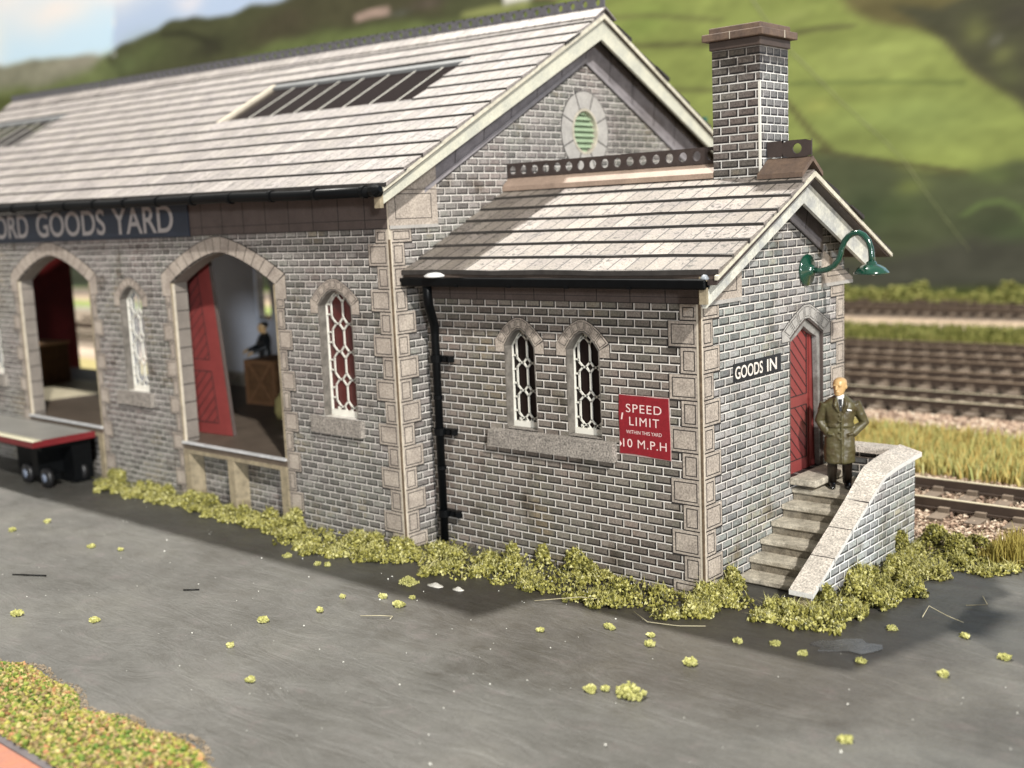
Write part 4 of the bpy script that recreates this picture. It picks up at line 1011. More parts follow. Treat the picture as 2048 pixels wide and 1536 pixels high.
# ------------------------------------------------------------------ GROUND
def grid(name, x0, x1, y0, y1, nx, ny, zf, mat, kind='structure', mask=None):
    v = []; f = []
    for j in range(ny+1):
        for i in range(nx+1):
            x = x0+(x1-x0)*i/nx; y = y0+(y1-y0)*j/ny; v.append((x, y, zf(x, y)))
    for j in range(ny):
        for i in range(nx): a = j*(nx+1)+i; f.append((a, a+1, a+nx+2, a+nx+1))
    me = bpy.data.meshes.new(name); me.from_pydata(v, [], f); me.materials.append(mat); me.polygons.foreach_set('use_smooth', [True]*len(f))
    o = bpy.data.objects.new(name, me); col.objects.link(o); o['kind'] = kind; return o
def tarmac():
    m, nt, b = newmat('painted_plaster_yard'); P = objco(nt)
    mp = N(nt, 'ShaderNodeMapping'); mp.inputs['Scale'].default_value = (.45, 1.3, 1); mp.inputs['Rotation'].default_value = (0, 0, .5); nt.links.new(P, mp.inputs[0])
    sw_ = N(nt, 'ShaderNodeTexNoise'); sw_.inputs['Scale'].default_value = 1.6; sw_.inputs['Detail'].default_value = 9; sw_.inputs['Roughness'].default_value = .62; sw_.inputs['Distortion'].default_value = 1.6
    nt.links.new(mp.outputs[0], sw_.inputs['Vector'])
    big = noise(nt, P, .35, 4, .6); mid = noise(nt, P, 2.0, 6, .7); fi = noise(nt, P, 26, 6, .85); sp_ = noise(nt, P, 16, 2, .5)
    c = ramp(nt, sw_.outputs['Fac'], [(.25, (.074, .069, .061)), (.5, (.082, .079, .071)), (.62, (.092, .089, .080)), (.8, (.074, .070, .062))])
    c = mix(nt, c, ramp(nt, big, [(.35, (.60, .60, .57)), (.50, (.82, .825, .81)), (.66, (1.08, 1.08, 1.04))]), 1.0, 'MULTIPLY')
    c = mix(nt, c, (.098, .074, .070, 1), math_(nt, 'MULTIPLY', ramp(nt, mid, [(.56, (0, 0, 0)), (.7, (1, 1, 1))]), .40))
    c = mix(nt, c, ramp(nt, fi, [(.36, (.74,)*3), (.5, (1,)*3), (.64, (1.22,)*3)]), 1.0, 'MULTIPLY')
    v = N(nt, 'ShaderNodeTexVoronoi'); v.inputs['Scale'].default_value = 3.2; nt.links.new(P, v.inputs['Vector'])
    spk = ramp(nt, v.outputs['Distance'], [(.028, (1, 1, 1)), (.045, (0, 0, 0))])
    c = mix(nt, c, (.45, .44, .40, 1), math_(nt, 'MULTIPLY', spk, .10))
    spv = N(nt, 'ShaderNodeSeparateXYZ'); nt.links.new(P, spv.inputs[0])
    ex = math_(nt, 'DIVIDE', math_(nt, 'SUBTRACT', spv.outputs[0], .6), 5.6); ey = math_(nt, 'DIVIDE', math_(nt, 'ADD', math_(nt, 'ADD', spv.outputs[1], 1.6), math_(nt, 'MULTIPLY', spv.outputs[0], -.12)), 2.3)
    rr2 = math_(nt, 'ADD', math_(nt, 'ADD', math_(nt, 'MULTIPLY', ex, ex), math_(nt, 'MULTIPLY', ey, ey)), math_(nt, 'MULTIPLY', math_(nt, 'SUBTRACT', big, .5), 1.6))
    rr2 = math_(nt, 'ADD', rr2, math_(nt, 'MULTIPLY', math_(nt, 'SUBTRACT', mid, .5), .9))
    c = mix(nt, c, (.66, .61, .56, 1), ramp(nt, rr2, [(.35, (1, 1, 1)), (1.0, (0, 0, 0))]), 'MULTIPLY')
    # thin pale scratches
    mp2 = N(nt, 'ShaderNodeMapping'); mp2.inputs['Scale'].default_value = (.6, 5, 1); mp2.inputs['Rotation'].default_value = (0, 0, -.35); nt.links.new(P, mp2.inputs[0])
    n5 = noise(nt, mp2.outputs[0], 1.4, 8, .7)
    c = mix(nt, c, (.13, .128, .12, 1), math_(nt, 'MULTIPLY', ramp(nt, n5, [(.495, (0, 0, 0)), (.505, (1, 1, 1)), (.515, (0, 0, 0))]), .35))
    nt.links.new(c, b.inputs['Base Color'])
    rr = ramp(nt, mid, [(.3, (.38,)*3), (.7, (.58,)*3)]); nt.links.new(rr, b.inputs['Roughness']); b.inputs['Specular IOR Level'].default_value = .5
    h = math_(nt, 'ADD', math_(nt, 'MULTIPLY', sw_.outputs['Fac'], 1.0), math_(nt, 'MULTIPLY', fi, .10))
    bn = N(nt, 'ShaderNodeBump'); bn.inputs['Strength'].default_value = .45; bn.inputs['Distance'].default_value = .05
    nt.links.new(h, bn.inputs['Height']); nt.links.new(bn.outputs[0], b.inputs['Normal'])
    return m
M_yard = tarmac()
def gm_():
    m, nt, b = newmat('layout_ground'); P = objco(nt); sp = N(nt, 'ShaderNodeSeparateXYZ'); nt.links.new(P, sp.inputs[0])
    wv = noise(nt, P, .25, 4); y = math_(nt, 'ADD', sp.outputs[1], math_(nt, 'MULTIPLY', math_(nt, 'SUBTRACT', wv, .5), 1.6)); f = math_(nt, 'DIVIDE', y, 50.0)
    B, Br, Gs, Gr, Y = (.36, .29, .22), (.180, .140, .100), (.16, .20, .05), (.24, .23, .19), (.36, .30, .12)
    st = [(0, B), (.165, B), (.18, Y), (.235, Y), (.245, (.40, .30, .22)), (.28, (.42, .33, .25)), (.298, Br), (.575, Br), (.585, Gr), (.60, Gr), (.61, Gs), (.69, (.20, .24, .06)), (.70, (.33, .26, .17)), (.765, (.30, .22, .15)), (.78, (.13, .10, .075)), (.90, (.11, .085, .065)), (.93, (.13, .16, .04))]
    c = ramp(nt, f, st); n1 = noise(nt, P, 14, 4, .8); n2 = noise(nt, P, 1.1, 4)
    c = mix(nt, c, ramp(nt, n1, [(.3, (.55,)*3), (.7, (1.4,)*3)]), 1.0, 'MULTIPLY'); c = mix(nt, c, ramp(nt, n2, [(.3, (.8,)*3), (.7, (1.15,)*3)]), 1.0, 'MULTIPLY')
    nt.links.new(c, b.inputs['Base Color']); b.inputs['Roughness'].default_value = .9
    return m
M_grd = gm_()
und = lambda x, y: .012*math.sin(x*1.3+y*.7)+.010*math.sin(x*.5-y*1.9)
grid('ground', -200, 60, -16, 46.4, 60, 30, lambda x, y: -.035, M_grd)
grid('yard_surface', -60, 14, -16, 4.15, 200, 60, lambda x, y: und(x, y)*.5-.0-(.03*max(0, (y-3.4)/.75) if y > 3.4 else 0), M_yard)
# red brick surface in the near left corner
m = MB(); m.box(-30, 0, -12, -8.36, -.01, .04)
rb = m.build('brick_platform', pm('terracotta_surface', (.36, .13, .07), .7, .3, 4, .2, 40, c2=(.28, .12, .08)), None); rb['kind'] = 'structure'
m = MB(); m.box(-30, 0, -8.36, -8.27, -.01, .055); o = m.build('kerb', pm('purple_grey_kerb', (.10, .085, .09), .6, .3, 4), None); o['kind'] = 'structure'

# ------------------------------------------------------------------ foam turf, grass and stones
OCT = np.array([(1, 0, 0), (-1, 0, 0), (0, 1, 0), (0, -1, 0), (0, 0, 1), (0, 0, -1)], float)
OF = np.array([(0, 2, 4), (2, 1, 4), (1, 3, 4), (3, 0, 4), (2, 0, 5), (1, 2, 5), (3, 1, 5), (0, 3, 5)])
def crumbs(name, P, S, mat, seed=0, label=None, cat=None, group=None, kind=None, parent=None, squash=1.0):
    rg = np.random.RandomState(seed); n = len(P)
    V = OCT[None]*(.45+.9*rg.rand(n, 6, 1))*S[:, None, None]
    # random rotations
    A = rg.randn(n, 3, 3); Q, _ = np.linalg.qr(A); V = np.einsum('nij,nkj->nki', Q, V); V[:, :, 2] *= squash; V += P[:, None, :]
    F = OF[None]+(np.arange(n)*6)[:, None, None]
    me = bpy.data.meshes.new(name); me.from_pydata(V.reshape(-1, 3).tolist(), [], F.reshape(-1, 3).tolist()); me.materials.append(mat)
    o = bpy.data.objects.new(name, me); col.objects.link(o); o.parent = parent
    tag(o, label, cat, group, kind); return o
def blades(name, P, Hh, mat, seed, label, cat, wdt=.02, bend=.35):
    rg = np.random.RandomState(seed); n = len(P); a = rg.rand(n)*2*PI; d = np.stack([np.cos(a), np.sin(a), 0*a], 1)
    t = rg.rand(n)*2*PI; ln = np.stack([np.cos(t), np.sin(t), 0*t], 1)*(Hh*bend*rg.rand(n))[:, None]
    up_ = np.stack([0*a, 0*a, Hh], 1)
    V = np.stack([P-d*wdt, P+d*wdt, P+up_*.55+ln*.3+d*wdt*.8, P+up_*.55+ln*.3-d*wdt*.8, P+up_+ln], 1)
    k = (np.arange(n)*5)[:, None]; F = [tuple(r_) for r_ in (k+np.array([[0, 1, 2, 3]])).tolist()]+[tuple(r_) for r_ in (k+np.array([[3, 2, 4]])).tolist()]
    me = bpy.data.meshes.new(name); me.from_pydata(V.reshape(-1, 3).tolist(), [], F); me.materials.append(mat)
    o = bpy.data.objects.new(name, me); col.objects.link(o); tag(o, label, cat, None, 'stuff'); return o
M_moss = island('foam_turf', [(0, (.030, .030, .006)), (.28, (.095, .092, .016)), (.50, (.20, .185, .036)), (.72, (.37, .345, .085)), (1, (.70, .67, .34))], .55, .4, fn=2.2)
M_mossb = island('bright_foam_turf', [(0, (.20, .20, .06)), (.5, (.36, .35, .12)), (1, (.52, .50, .24))], .8, .2)
M_verge = island('mixed_flock', [(0, (.035, .085, .018)), (.22, (.12, .18, .03)), (.42, (.33, .31, .07)), (.60, (.19, .13, .07)), (.76, (.42, .36, .15)), (.88, (.34, .14, .07)), (1, (.54, .50, .24))], .8, .2, fn=2.6)
M_glint = pm('wet_glue', (.75, .74, .62), .08, .1, 5, spec=1.0, coat=1)
rg = np.random.RandomState(11)
def strip(path, n, hmax, seed):
    # path: list of (outer xy, inner xy); mound between them
    r_ = np.random.RandomState(seed); o_ = np.array([p[0] for p in path]); i_ = np.array([p[1] for p in path])
    L = np.linalg.norm(np.diff(o_, axis=0), axis=1); cum = np.r_[0, np.cumsum(L)]; s = r_.rand(n)*cum[-1]
    ox, oy = np.interp(s, cum, o_[:, 0]), np.interp(s, cum, o_[:, 1]); ix, iy = np.interp(s, cum, i_[:, 0]), np.interp(s, cum, i_[:, 1])
    nc = int(cum[-1]*7.0); sc_ = r_.rand(nc)*cum[-1]; tc = r_.rand(nc)**1.1*.88; rc = .06+.17*r_.rand(nc); hc = hmax*(.35+.95*r_.rand(nc)**1.3)*(1.05-.6*tc)
    ci = r_.randint(0, nc, n); s = np.clip(sc_[ci], 0, cum[-1])
    ox, oy = np.interp(s, cum, o_[:, 0]), np.interp(s, cum, o_[:, 1]); ix, iy = np.interp(s, cum, i_[:, 0]), np.interp(s, cum, i_[:, 1])
    t = tc[ci]; cx_, cy_ = ix+(ox-ix)*t, iy+(oy-iy)*t
    a_ = r_.rand(n)*2*PI; q = np.sqrt(r_.rand(n))*(1+.25*np.sin(a_*3+ci)); x = cx_+q*rc[ci]*np.cos(a_); y = cy_+q*rc[ci]*np.sin(a_)
    # a turf clump never reaches through the wall it is glued to
    nx_, ny_ = ix-ox, iy-oy; L_ = np.hypot(nx_, ny_)+1e-6; ov = ((x-ix)*nx_+(y-iy)*ny_)/L_; ov = np.maximum(ov, 0); x -= nx_/L_*ov; y -= ny_/L_*ov
    z = hc[ci]*np.sqrt(np.clip(1.08-q*q, .02, 1))*(.35+.65*np.sqrt(r_.rand(n)))
    P_ = np.stack([x+r_.randn(n)*.015, y+r_.randn(n)*.015, z+.01], 1)
    n2 = n//5; s = r_.rand(n2)*cum[-1]; t = r_.rand(n2)**.8*(.86+.18*np.sin(s*2.9)*np.sin(s*6.1+2))
    ox, oy = np.interp(s, cum, o_[:, 0]), np.interp(s, cum, o_[:, 1]); ix, iy = np.interp(s, cum, i_[:, 0]), np.interp(s, cum, i_[:, 1])
    z2 = (.02+.09*(.5+.5*np.sin(s*4.3+t*5))*np.clip(1.1-t, 0, 1))*np.sqrt(r_.rand(n2))
    return np.concatenate([P_, np.stack([ix+(ox-ix)*t, iy+(oy-iy)*t, z2+.01], 1)])
pathF = [((-14.6, -1.35), (-14.9, -.75)), ((-13.4, -1.5), (-13.4, -.75)), ((-12.2, -1.45), (-12.2, -.75)), ((-11.5, -1.25), (-11.5, -.85)), ((-10.2, -1.45), (-10.2, -.9)), ((-8.8, -1.45), (-8.8, -.85)), ((-7.9, -1.75), (-7.9, -.75)), ((-7.2, -1.85), (-7.2, -.75)), ((-6.0, -1.85), (-6.0, -.75)), ((-5.2, -1.55), (-5.3, -.75)), ((-4.6, -1.45), (-5.2, -.55)), ((-4.0, -1.6), (-4.9, .0)), ((-3.5, -1.4), (-4.0, .0)), ((-2.7, -1.5), (-2.9, 0)), ((-2.1, -1.3), (-2.2, 0)), ((-1.3, -1.25), (-1.3, 0)), ((-.6, -1.25), (-.6, 0)), ((0.0, -1.15), (-.02, 0)), ((.45, -.75), (.02, .1))]
A1 = strip(pathF, 32000, .27, 1)
A2 = strip([((.3, -.9), (-.02, .0)), ((.62, -.35), (.02, .3)), ((.85, .05), (.05, .7))], 2200, .26, 2)
A3 = strip([((.75, -.25), (1.0, .45)), ((1.25, -.50), (1.20, .40)), ((1.75, -.52), (1.42, .42)), ((2.15, -.28), (1.43, .6)), ((2.25, .25), (1.44, 1.0)), ((2.3, .95), (1.44, 1.6)), ((2.45, 1.7), (1.44, 2.4)), ((2.6, 2.5), (1.44, 3.3)), ((2.8, 3.1), (1.46, 4.0)), ((3.1, 3.5), (1.6, 4.4))], 19000, .31, 3)
A4 = strip([((2.8, 3.0), (2.2, 4.3)), ((3.1, 3.45), (2.8, 4.3)), ((3.5, 3.7), (3.4, 4.5)), ((4.2, 3.9), (4.2, 4.7))], 2600, .20, 4)
A = np.concatenate([A1, A2, A3, A4]); S = .012+.022*rg.rand(len(A))
crumbs('foam_turf_strip', A, S, M_moss, 7, 'yellow green foam turf glued along the foot of the shed and stair walls', 'turf', None, 'stuff')
sel = rg.rand(len(A)) < .010; Gp = A[sel]+np.array([0, 0, .025]); crumbs('glue_glints', Gp, np.full(len(Gp), .011), M_glint, 9, 'tiny shiny beads of dried glue on the foam turf', 'glue beads', None, 'stuff')
# a fuzz of short fibres standing out of the foam
Pz = A[rg.rand(len(A)) < .16]; blades('turf_fuzz', Pz, .05+.07*rg.rand(len(Pz)), island('turf_fuzz', [(0, (.20, .18, .04)), (.5, (.42, .40, .13)), (1, (.66, .64, .34))], .7), 15, 'fine pale green fuzz standing out of the foam turf', 'turf', .0045, 1.4)
# loose fibres
Pf = A[rg.rand(len(A)) < .006]; Pf[:, 2] = .04
blades('static_fibres', Pf, .10+.12*rg.rand(len(Pf)), island('pale_fibre', [(0, (.45, .40, .15)), (1, (.65, .60, .35))], .7), 5, 'thin pale fibres sticking out of the foam turf', 'fibres', .006, 2.2)
# verge at the near left
n = 15000; x = -9+8.8*rg.rand(n); y = -8.28+(1.16)*rg.rand(n); edge = -7.18+.10*np.sin(x*2.1)+.06*np.sin(x*5.3)-np.clip((x+1.3)*.35, 0, 1)
keep = y < edge; x, y, edge = x[keep], y[keep], edge[keep]
z = .10*np.sqrt(np.clip((edge-y)/.3, 0, 1))*rg.rand(len(x))+.01
crumbs('flock_verge', np.stack([x, y, z], 1), .018+.026*rg.rand(len(x)), M_verge, 4, 'yellow green and orange flock verge in the near left corner', 'turf', None, 'stuff')
M_sand = pm('sandy_edge', (.30, .24, .17), .8, .4, 8, .3)
n = 900; x = -9+7.5*rg.rand(n); y = -7.16+.10*np.sin(x*2.1)+.06*np.sin(x*5.3)-np.clip((x+1.3)*.35, 0, 1)+.09*rg.rand(n)
crumbs('sand_margin', np.stack([x, y, 0*x+.005], 1), .010+.012*rg.rand(n), M_sand, 14, 'sandy crumbs along the edge of the flock verge', 'sand', None, 'stuff')
# ballast around the near track
n = 26000; x = -4+11*rg.rand(n); y = 3.9+5.2*rg.rand(n); ok = ~((x < 1.5) & (y < 4.1)) & ~((x < .05) & (y < 4.55)); x, y = x[ok], y[ok]
z = -.02+(.04+.07*rg.rand(len(x)))*np.clip((y-3.7)/.7, 0, 1)*(1+.25*((y > 5.2) & (y < 8)))
M_bal = island('ballast_stones', [(0, (.09, .055, .040)), (.35, (.24, .165, .12)), (.65, (.40, .30, .22)), (1, (.60, .53, .42))], .85)
crumbs('ballast', np.stack([x, y, z], 1), .022+.030*rg.rand(len(x)), M_bal, 6, 'pinkish buff ballast stones around the near track', 'ballast', None, 'stuff', squash=.7)
n = 12000; x = -16+22*rg.rand(n); y = 13.0+1.9*rg.rand(n); crumbs('ballast', np.stack([x, y, .02+.05*rg.rand(n)], 1), .035+.04*rg.rand(n), M_bal, 8, 'pale pinkish ballast edge below the second track', 'ballast', None, 'stuff', squash=.7)
# grass
M_gold = island('straw_static_grass', [(0, (.30, .20, .05)), (.35, (.50, .38, .13)), (.6, (.40, .38, .14)), (.8, (.30, .33, .12)), (1, (.68, .60, .32))], .8)
M_gg = island('green_static_grass', [(0, (.050, .060, .012)), (.5, (.135, .138, .034)), (1, (.25, .235, .075))], .8)
n = 30000; x = -9+16*rg.rand(n); y = 8.5+3.7*rg.rand(n)-.08*x; P = np.stack([x, y, np.zeros(n)-.02], 1); blades('grass', P, .20+.30*rg.rand(n), M_gold, 1, 'tall straw coloured grass strip beyond the near track', 'grass', .022)
n = 4200; x = 2.45+2.6*rg.rand(n); y = 3.75+.8*rg.rand(n)+.08*(x-2.4); P = np.stack([x, y, np.zeros(n)], 1); blades('grass', P, .16+.34*rg.rand(n)*(x > 2.7), island('dry_green_grass', [(0, (.20, .16, .03)), (.5, (.36, .29, .08)), (1, (.40, .36, .10))], .8), 2, 'dry brown green grass tuft between the yard corner and ballast', 'grass', .010)
# green strip and bushes farther back
rb_ = random.Random(4)
def bush(name, loc, r_, seed, label, cat='bush', group=None, mat=None, n=900, flat=.75):
    r2 = np.random.RandomState(seed); d = r2.randn(n, 3); d /= np.linalg.norm(d, axis=1)[:, None]; d[:, 2] = np.abs(d[:, 2])
    rad = r_*(.55+.5*r2.rand(n))*(1+.25*np.sin(d[:, 0]*5+seed)*np.cos(d[:, 1]*4))
    P = d*rad[:, None]; P[:, 2] *= flat; o = crumbs(name, P, np.full(n, r_*.10)*(.6+.8*r2.rand(n)), mat or M_gg, seed, label, cat, group); o.location = loc; return o
for i, xx in enumerate((-12.5, -10.6, -9.0, -7.4, -5.9, -4.3, -2.6, -.8, -14.5)):
    w_ = ('leftmost', 'second', 'third', 'fourth', 'fifth', 'sixth', 'seventh', 'rightmost', 'hidden')[i]
    bush('bush', (xx, 31.5+1.2*math.sin(i*2.3), 0), .50+.25*rb_.random(), 20+i, 'low green bush on the strip between the tracks, %s along the row' % (w_ if i not in (8,) else 'nearest the office wall'), group='low bushes between the tracks', n=500)
n = 9000; x = -22+26*rg.rand(n); y = 29.3+4.9*rg.rand(n); blades('grass', np.stack([x, y, 0*x], 1), .15+.25*rg.rand(n), M_gg, 3, 'blurred bright green grass strip between the far tracks', 'grass', .05)
for i, xx in enumerate((-20.5, -18.6, -17.0, -15.5, -13.6, -11.8, -10.2, -8.6)):
    bush('bush', (xx, 45.2, 0), .9+.5*rb_.random()+(.4 if i == 3 else 0), 40+i, 'dark green bush at the foot of the painted backdrop, %s of its row' % ('first', 'second', 'third', 'fourth and tallest', 'fifth', 'sixth', 'seventh', 'eighth')[i], group='bushes at the foot of the backdrop', n=600)

# loose tufts on the yard, one object each
TU = [(-7.87, -6.23, .085), (-6.62, -5.69, .065), (-12.7, -3.36, .06), (-12.68, -4.05, .07), (-10.28, -3.75, .07), (-4.58, -4.27, .07), (-4.15, -5.11, .045), (-2.96, -5.63, .05), (-6.78, -2.14, .07), (-6.01, -2.12, .045), (-5.83, -2.06, .06), (-4.23, -3.52, .045), (-4.42, -2.94, .035), (-3.91, -2.6, .055), (-3.44, -2.72, .08), (-3.51, -2.38, .03), (-1.12, -2.31, .04), (-.46, -1.69, .055), (-.38, -1.70, .03), (.35, -1.88, .055), (1.09, -2.11, .085), (1.04, -3.29, .17), (.59, -3.44, .07), (.71, -3.32, .045), (1.21, -1.17, .05), (1.63, -.98, .06), (2.06, -1.07, .05), (2.72, -.89, .06), (3.47, -2.91, .07), (2.6, .34, .06), (3.43, .6, .05), (4.04, .18, .07), (3.64, -.70, .055), (-5.19, -.95, .07), (-4.05, -1.95, .14), (.18, -1.62, .04), (-9.65, -3.55, .045)]
NM = ['upper left tuft lying below the trolley wheels', 'pale small']
tl = {21: 'largest yellow turf clump standing alone on the near yard', 22: 'curved yellow crumb just left of the largest turf clump', 23: 'round pale crumb touching the largest turf clump at its left', 20: 'bright yellow crumb on the yard below the office corner', 34: 'big turf clump lying off the shed corner beside white glue spots',
      0: 'pale round tuft at the left edge of the yard', 1: 'green tuft right of the one at the left edge', 28: 'flat pale crumb near the bottom right of the yard', 31: 'dull crumb in the shadow of the barrow wheel', 14: 'bright tuft on the shaded line below the shed corner', 5: 'triangular crumb at mid left of the open yard', 7: 'lowest small crumb left of centre on the yard'}
for i, (x, y, s) in enumerate(TU):
    r2 = np.random.RandomState(100+i); n = int(50+s*900); P = np.clip(r2.randn(n, 3), -1.9, 1.9)*np.array([s*.46, s*.36, s*.28]); P[:, 2] = np.abs(P[:, 2])+.01
    lab = tl.get(i); g = None
    if not lab: lab, g = 'small yellow green turf crumb lying loose on the grey yard', 'small turf crumbs scattered on the yard'
    o = crumbs('turf_tuft', P, np.full(n, .018)+.014*r2.rand(n)+s*.03, M_mossb, 200+i, lab, 'turf tuft', g); o.location = (x, y, .0)
# spots of white glue, clear glue smear, flecks and hairs
m = MB(); m.lathe([(.16, 0), (.15, .012), (.10, .022), (.04, .05), (.0, .055)], (0, 0, 0), 'z', 9); rj = random.Random(3); m.v = [(x*(1+rj.uniform(-.25, .25)), y*(1+rj.uniform(-.25, .25)), z) for x, y, z in m.v]; o = m.build('glue_spot', pm('white_glue_spot', (.62, .60, .54), .3, .2, 12), None, smooth=True)
o.location = (-3.62, -1.78, .0); o.scale = (1, .5, 1); tag(o, 'left of two white glue spots at the edge of the turf', 'glue spot', 'white glue spots at the edge of the turf')
o2 = o.copy(); col.objects.link(o2); o2.location = (-3.20, -1.72, .0); o2.scale = (.7, .4, 1); o2['label'] = 'right and smaller of two white glue spots by the turf'
m = MB(); sm_ = [(.42*math.cos(t*PI/8)*(1+.25*math.sin(t*2.7)), .22*math.sin(t*PI/8)*(1+.3*math.cos(t*1.9))) for t in range(16)]
m.prism(sm_, 'z', .006, .016); o = m.build('glue_smear', pm('clear_glue_film', (.085, .088, .088), .2, .4, 6, spec=.6), None); o.location = (2.38, -.52, .0); o.rotation_euler = (0, 0, .5); tag(o, 'shiny smear of dried clear glue in front of the stair end', 'glue smear')
n = 150; x = -13+18*rg.rand(n); y = -6.5+6.0*rg.rand(n)*1.0; ok = (y < -.9) | (x > 2.2); x, y = x[ok], y[ok]
crumbs('white_flecks', np.stack([x, y, 0*x+.012], 1), .006+.012*rg.rand(len(x))**3, pm('white_fleck', (.85, .84, .76), .6), 31, 'tiny white flecks of debris scattered over the yard', 'debris', None, 'stuff')
def hair(pts, label, mat=None, r_=.006):
    m = MB(); m.tube(pts, r_, 5); o = m.build('loose_fibre', mat or M_fib, None, smooth=True); tag(o, label, 'fibre', 'loose hairs and fibres on the yard'); return o
M_fib = pm('pale_fibre_hair', (.50, .45, .30), .5, .1)
hair([(-3.55, -3.35, .02), (-3.3, -3.2, .03), (-3.15, -3.1, .02), (-3.1, -3.2, .02)], 'thin hooked pale fibre lying below the shed corner')
hair([(2.75, .95, .02), (2.72, 1.25, .08), (3.0, 1.15, .03), (3.25, 1.05, .02)], 'bent pale fibre at the right of the stair wall')
hair([(3.1, 2.2, .02), (3.3, 1.8, .05), (3.05, 1.7, .02)], 'short pale fibre near the dry grass tuft')
hair([(-.45, -1.1, .05), (-.1, -1.28, .03), (.3, -1.15, .02), (.6, -.95, .02)], 'long straw fibre at the foot of the office corner')
hair([(-1.9, -1.5, .03), (-1.3, -1.2, .12), (-.8, -1.0, .10)], 'straw strand lying on the turf under the speed notice')
hair([(-9.9, -5.35, .01), (-9.6, -5.2, .015), (-9.35, -5.05, .01)], 'short black splinter lying at the far left of the yard', M_black, .012)
hair([(-6.75, -4.15, .01), (-6.55, -4.0, .012)], 'tiny black splinter left of centre on the yard', M_black, .012)

# ------------------------------------------------------------------ tracks
def track(y0, y1, x0, x1, label, sx0, sx1, top=.33, group='railway tracks behind the shed', chairs=False, dark=False):
    t = empty('railway_track', ((sx0+sx1)/2, (y0+y1)/2, 0)); tag(t, label, 'railway track', group); cx_, cy_ = t.location.x, t.location.y
    for y in (y0, y1):
        m = MB(); m.box(x0-cx_, x1-cx_, y-.035-cy_, y+.035-cy_, .17, top, 0); m.box(x0-cx_, x1-cx_, y-.09-cy_, y+.09-cy_, .15, .185, 0); m.box(x0-cx_, x1-cx_, y-.036-cy_, y+.036-cy_, top, top+.012, 1)
        m.build('rail', [M_rust, M_railtop if not dark else M_rusttop], t)
    n_ = int((sx1-sx0)/.62)
    m = MB(); yc = (y0+y1)/2-cy_; m.box(-.13, .13, yc-1.25, yc+1.25, .02, .13)
    for y in (y0, y1):
        for s in (-1, 1): m.box(-.09, .09, y-cy_+s*.04, y-cy_+s*.15, .13, .21)
    s0 = m.build('sleeper', M_sleeper, t)
    for i in range(n_):
        s = s0 if i == 0 else s0.copy()
        if i: col.objects.link(s); s.parent = t
        s.location = (sx0-cx_+.62*i, 0, 0)
    return t
M_rusttop = pm('dull_rail_top', (.30, .22, .15), .45, .2, 3)
track(5.87, 7.24, -40, 14, 'nearest railway track with bright worn rails right of the stair wall', -2.5, 7.5)
track(15.4, 16.85, -60, 14, 'second railway track beyond the straw coloured grass', -14, 8)
track(19.0, 20.4, -60, 14, 'third railway track behind the second one', -16, 8, dark=True)
track(22.6, 24.0, -60, 14, 'fourth railway track behind the third one', -18, 6, dark=True)
track(26.0, 27.4, -60, 14, 'fifth railway track beside the green grass strip', -20, 4, dark=True)
track(39.6, 41.0, -60, 14, 'farthest but one railway track beyond the grass strip', -24, 0, dark=True)
track(43.0, 44.4, -60, 14, 'farthest railway track at the foot of the backdrop', -24, 0, dark=True)
# ------------------------------------------------------------------ a second building far behind, seen over the office ridge
fb = empty('distant_station_building', (-9.2, 19.0, 0)); tag(fb, 'blurred pale roofed station building with green barge boards behind the office chimney', 'building')
m = MB(); m.prism([(-2.2, 0), (2.2, 0), (2.2, 5.0), (0, 7.0), (-2.2, 5.0)], 'x', -6, .6); fb.location = (-8.3, 20.0, 0)
fb.location = (-8.1, 11.9, 0)
bpy.data.meshes; 
o = m.build('wall', pm('distant_pale_wall', (.40, .36, .30), .7), fb)
m = MB(); m.hexa([(-6.3, -2.6, 4.75), (.85, -2.6, 4.75), (.85, 0, 7.15), (-6.3, 0, 7.15), (-6.3, -2.6, 4.87), (.85, -2.6, 4.87), (.85, 0, 7.27), (-6.3, 0, 7.27)]); m.hexa([(-6.3, 2.6, 4.75), (.85, 2.6, 4.75), (.85, 0, 7.15), (-6.3, 0, 7.15), (-6.3, 2.6, 4.87), (.85, 2.6, 4.87), (.85, 0, 7.27), (-6.3, 0, 7.27)])
m.build('roof', pm('distant_pink_roof', (.40, .33, .31), .6), fb)
m = MB(); m.prism([(-2.7, 4.5), (0, 7.0), (2.7, 4.5), (2.7, 4.8), (0, 7.33), (-2.7, 4.8)], 'x', .85, .95); m.tube([(.9, 0, 7.2), (.9, 0, 7.75)], .07, 8); m.build('barge_board', pm('distant_green_board', (.03, .12, .08), .5), fb)

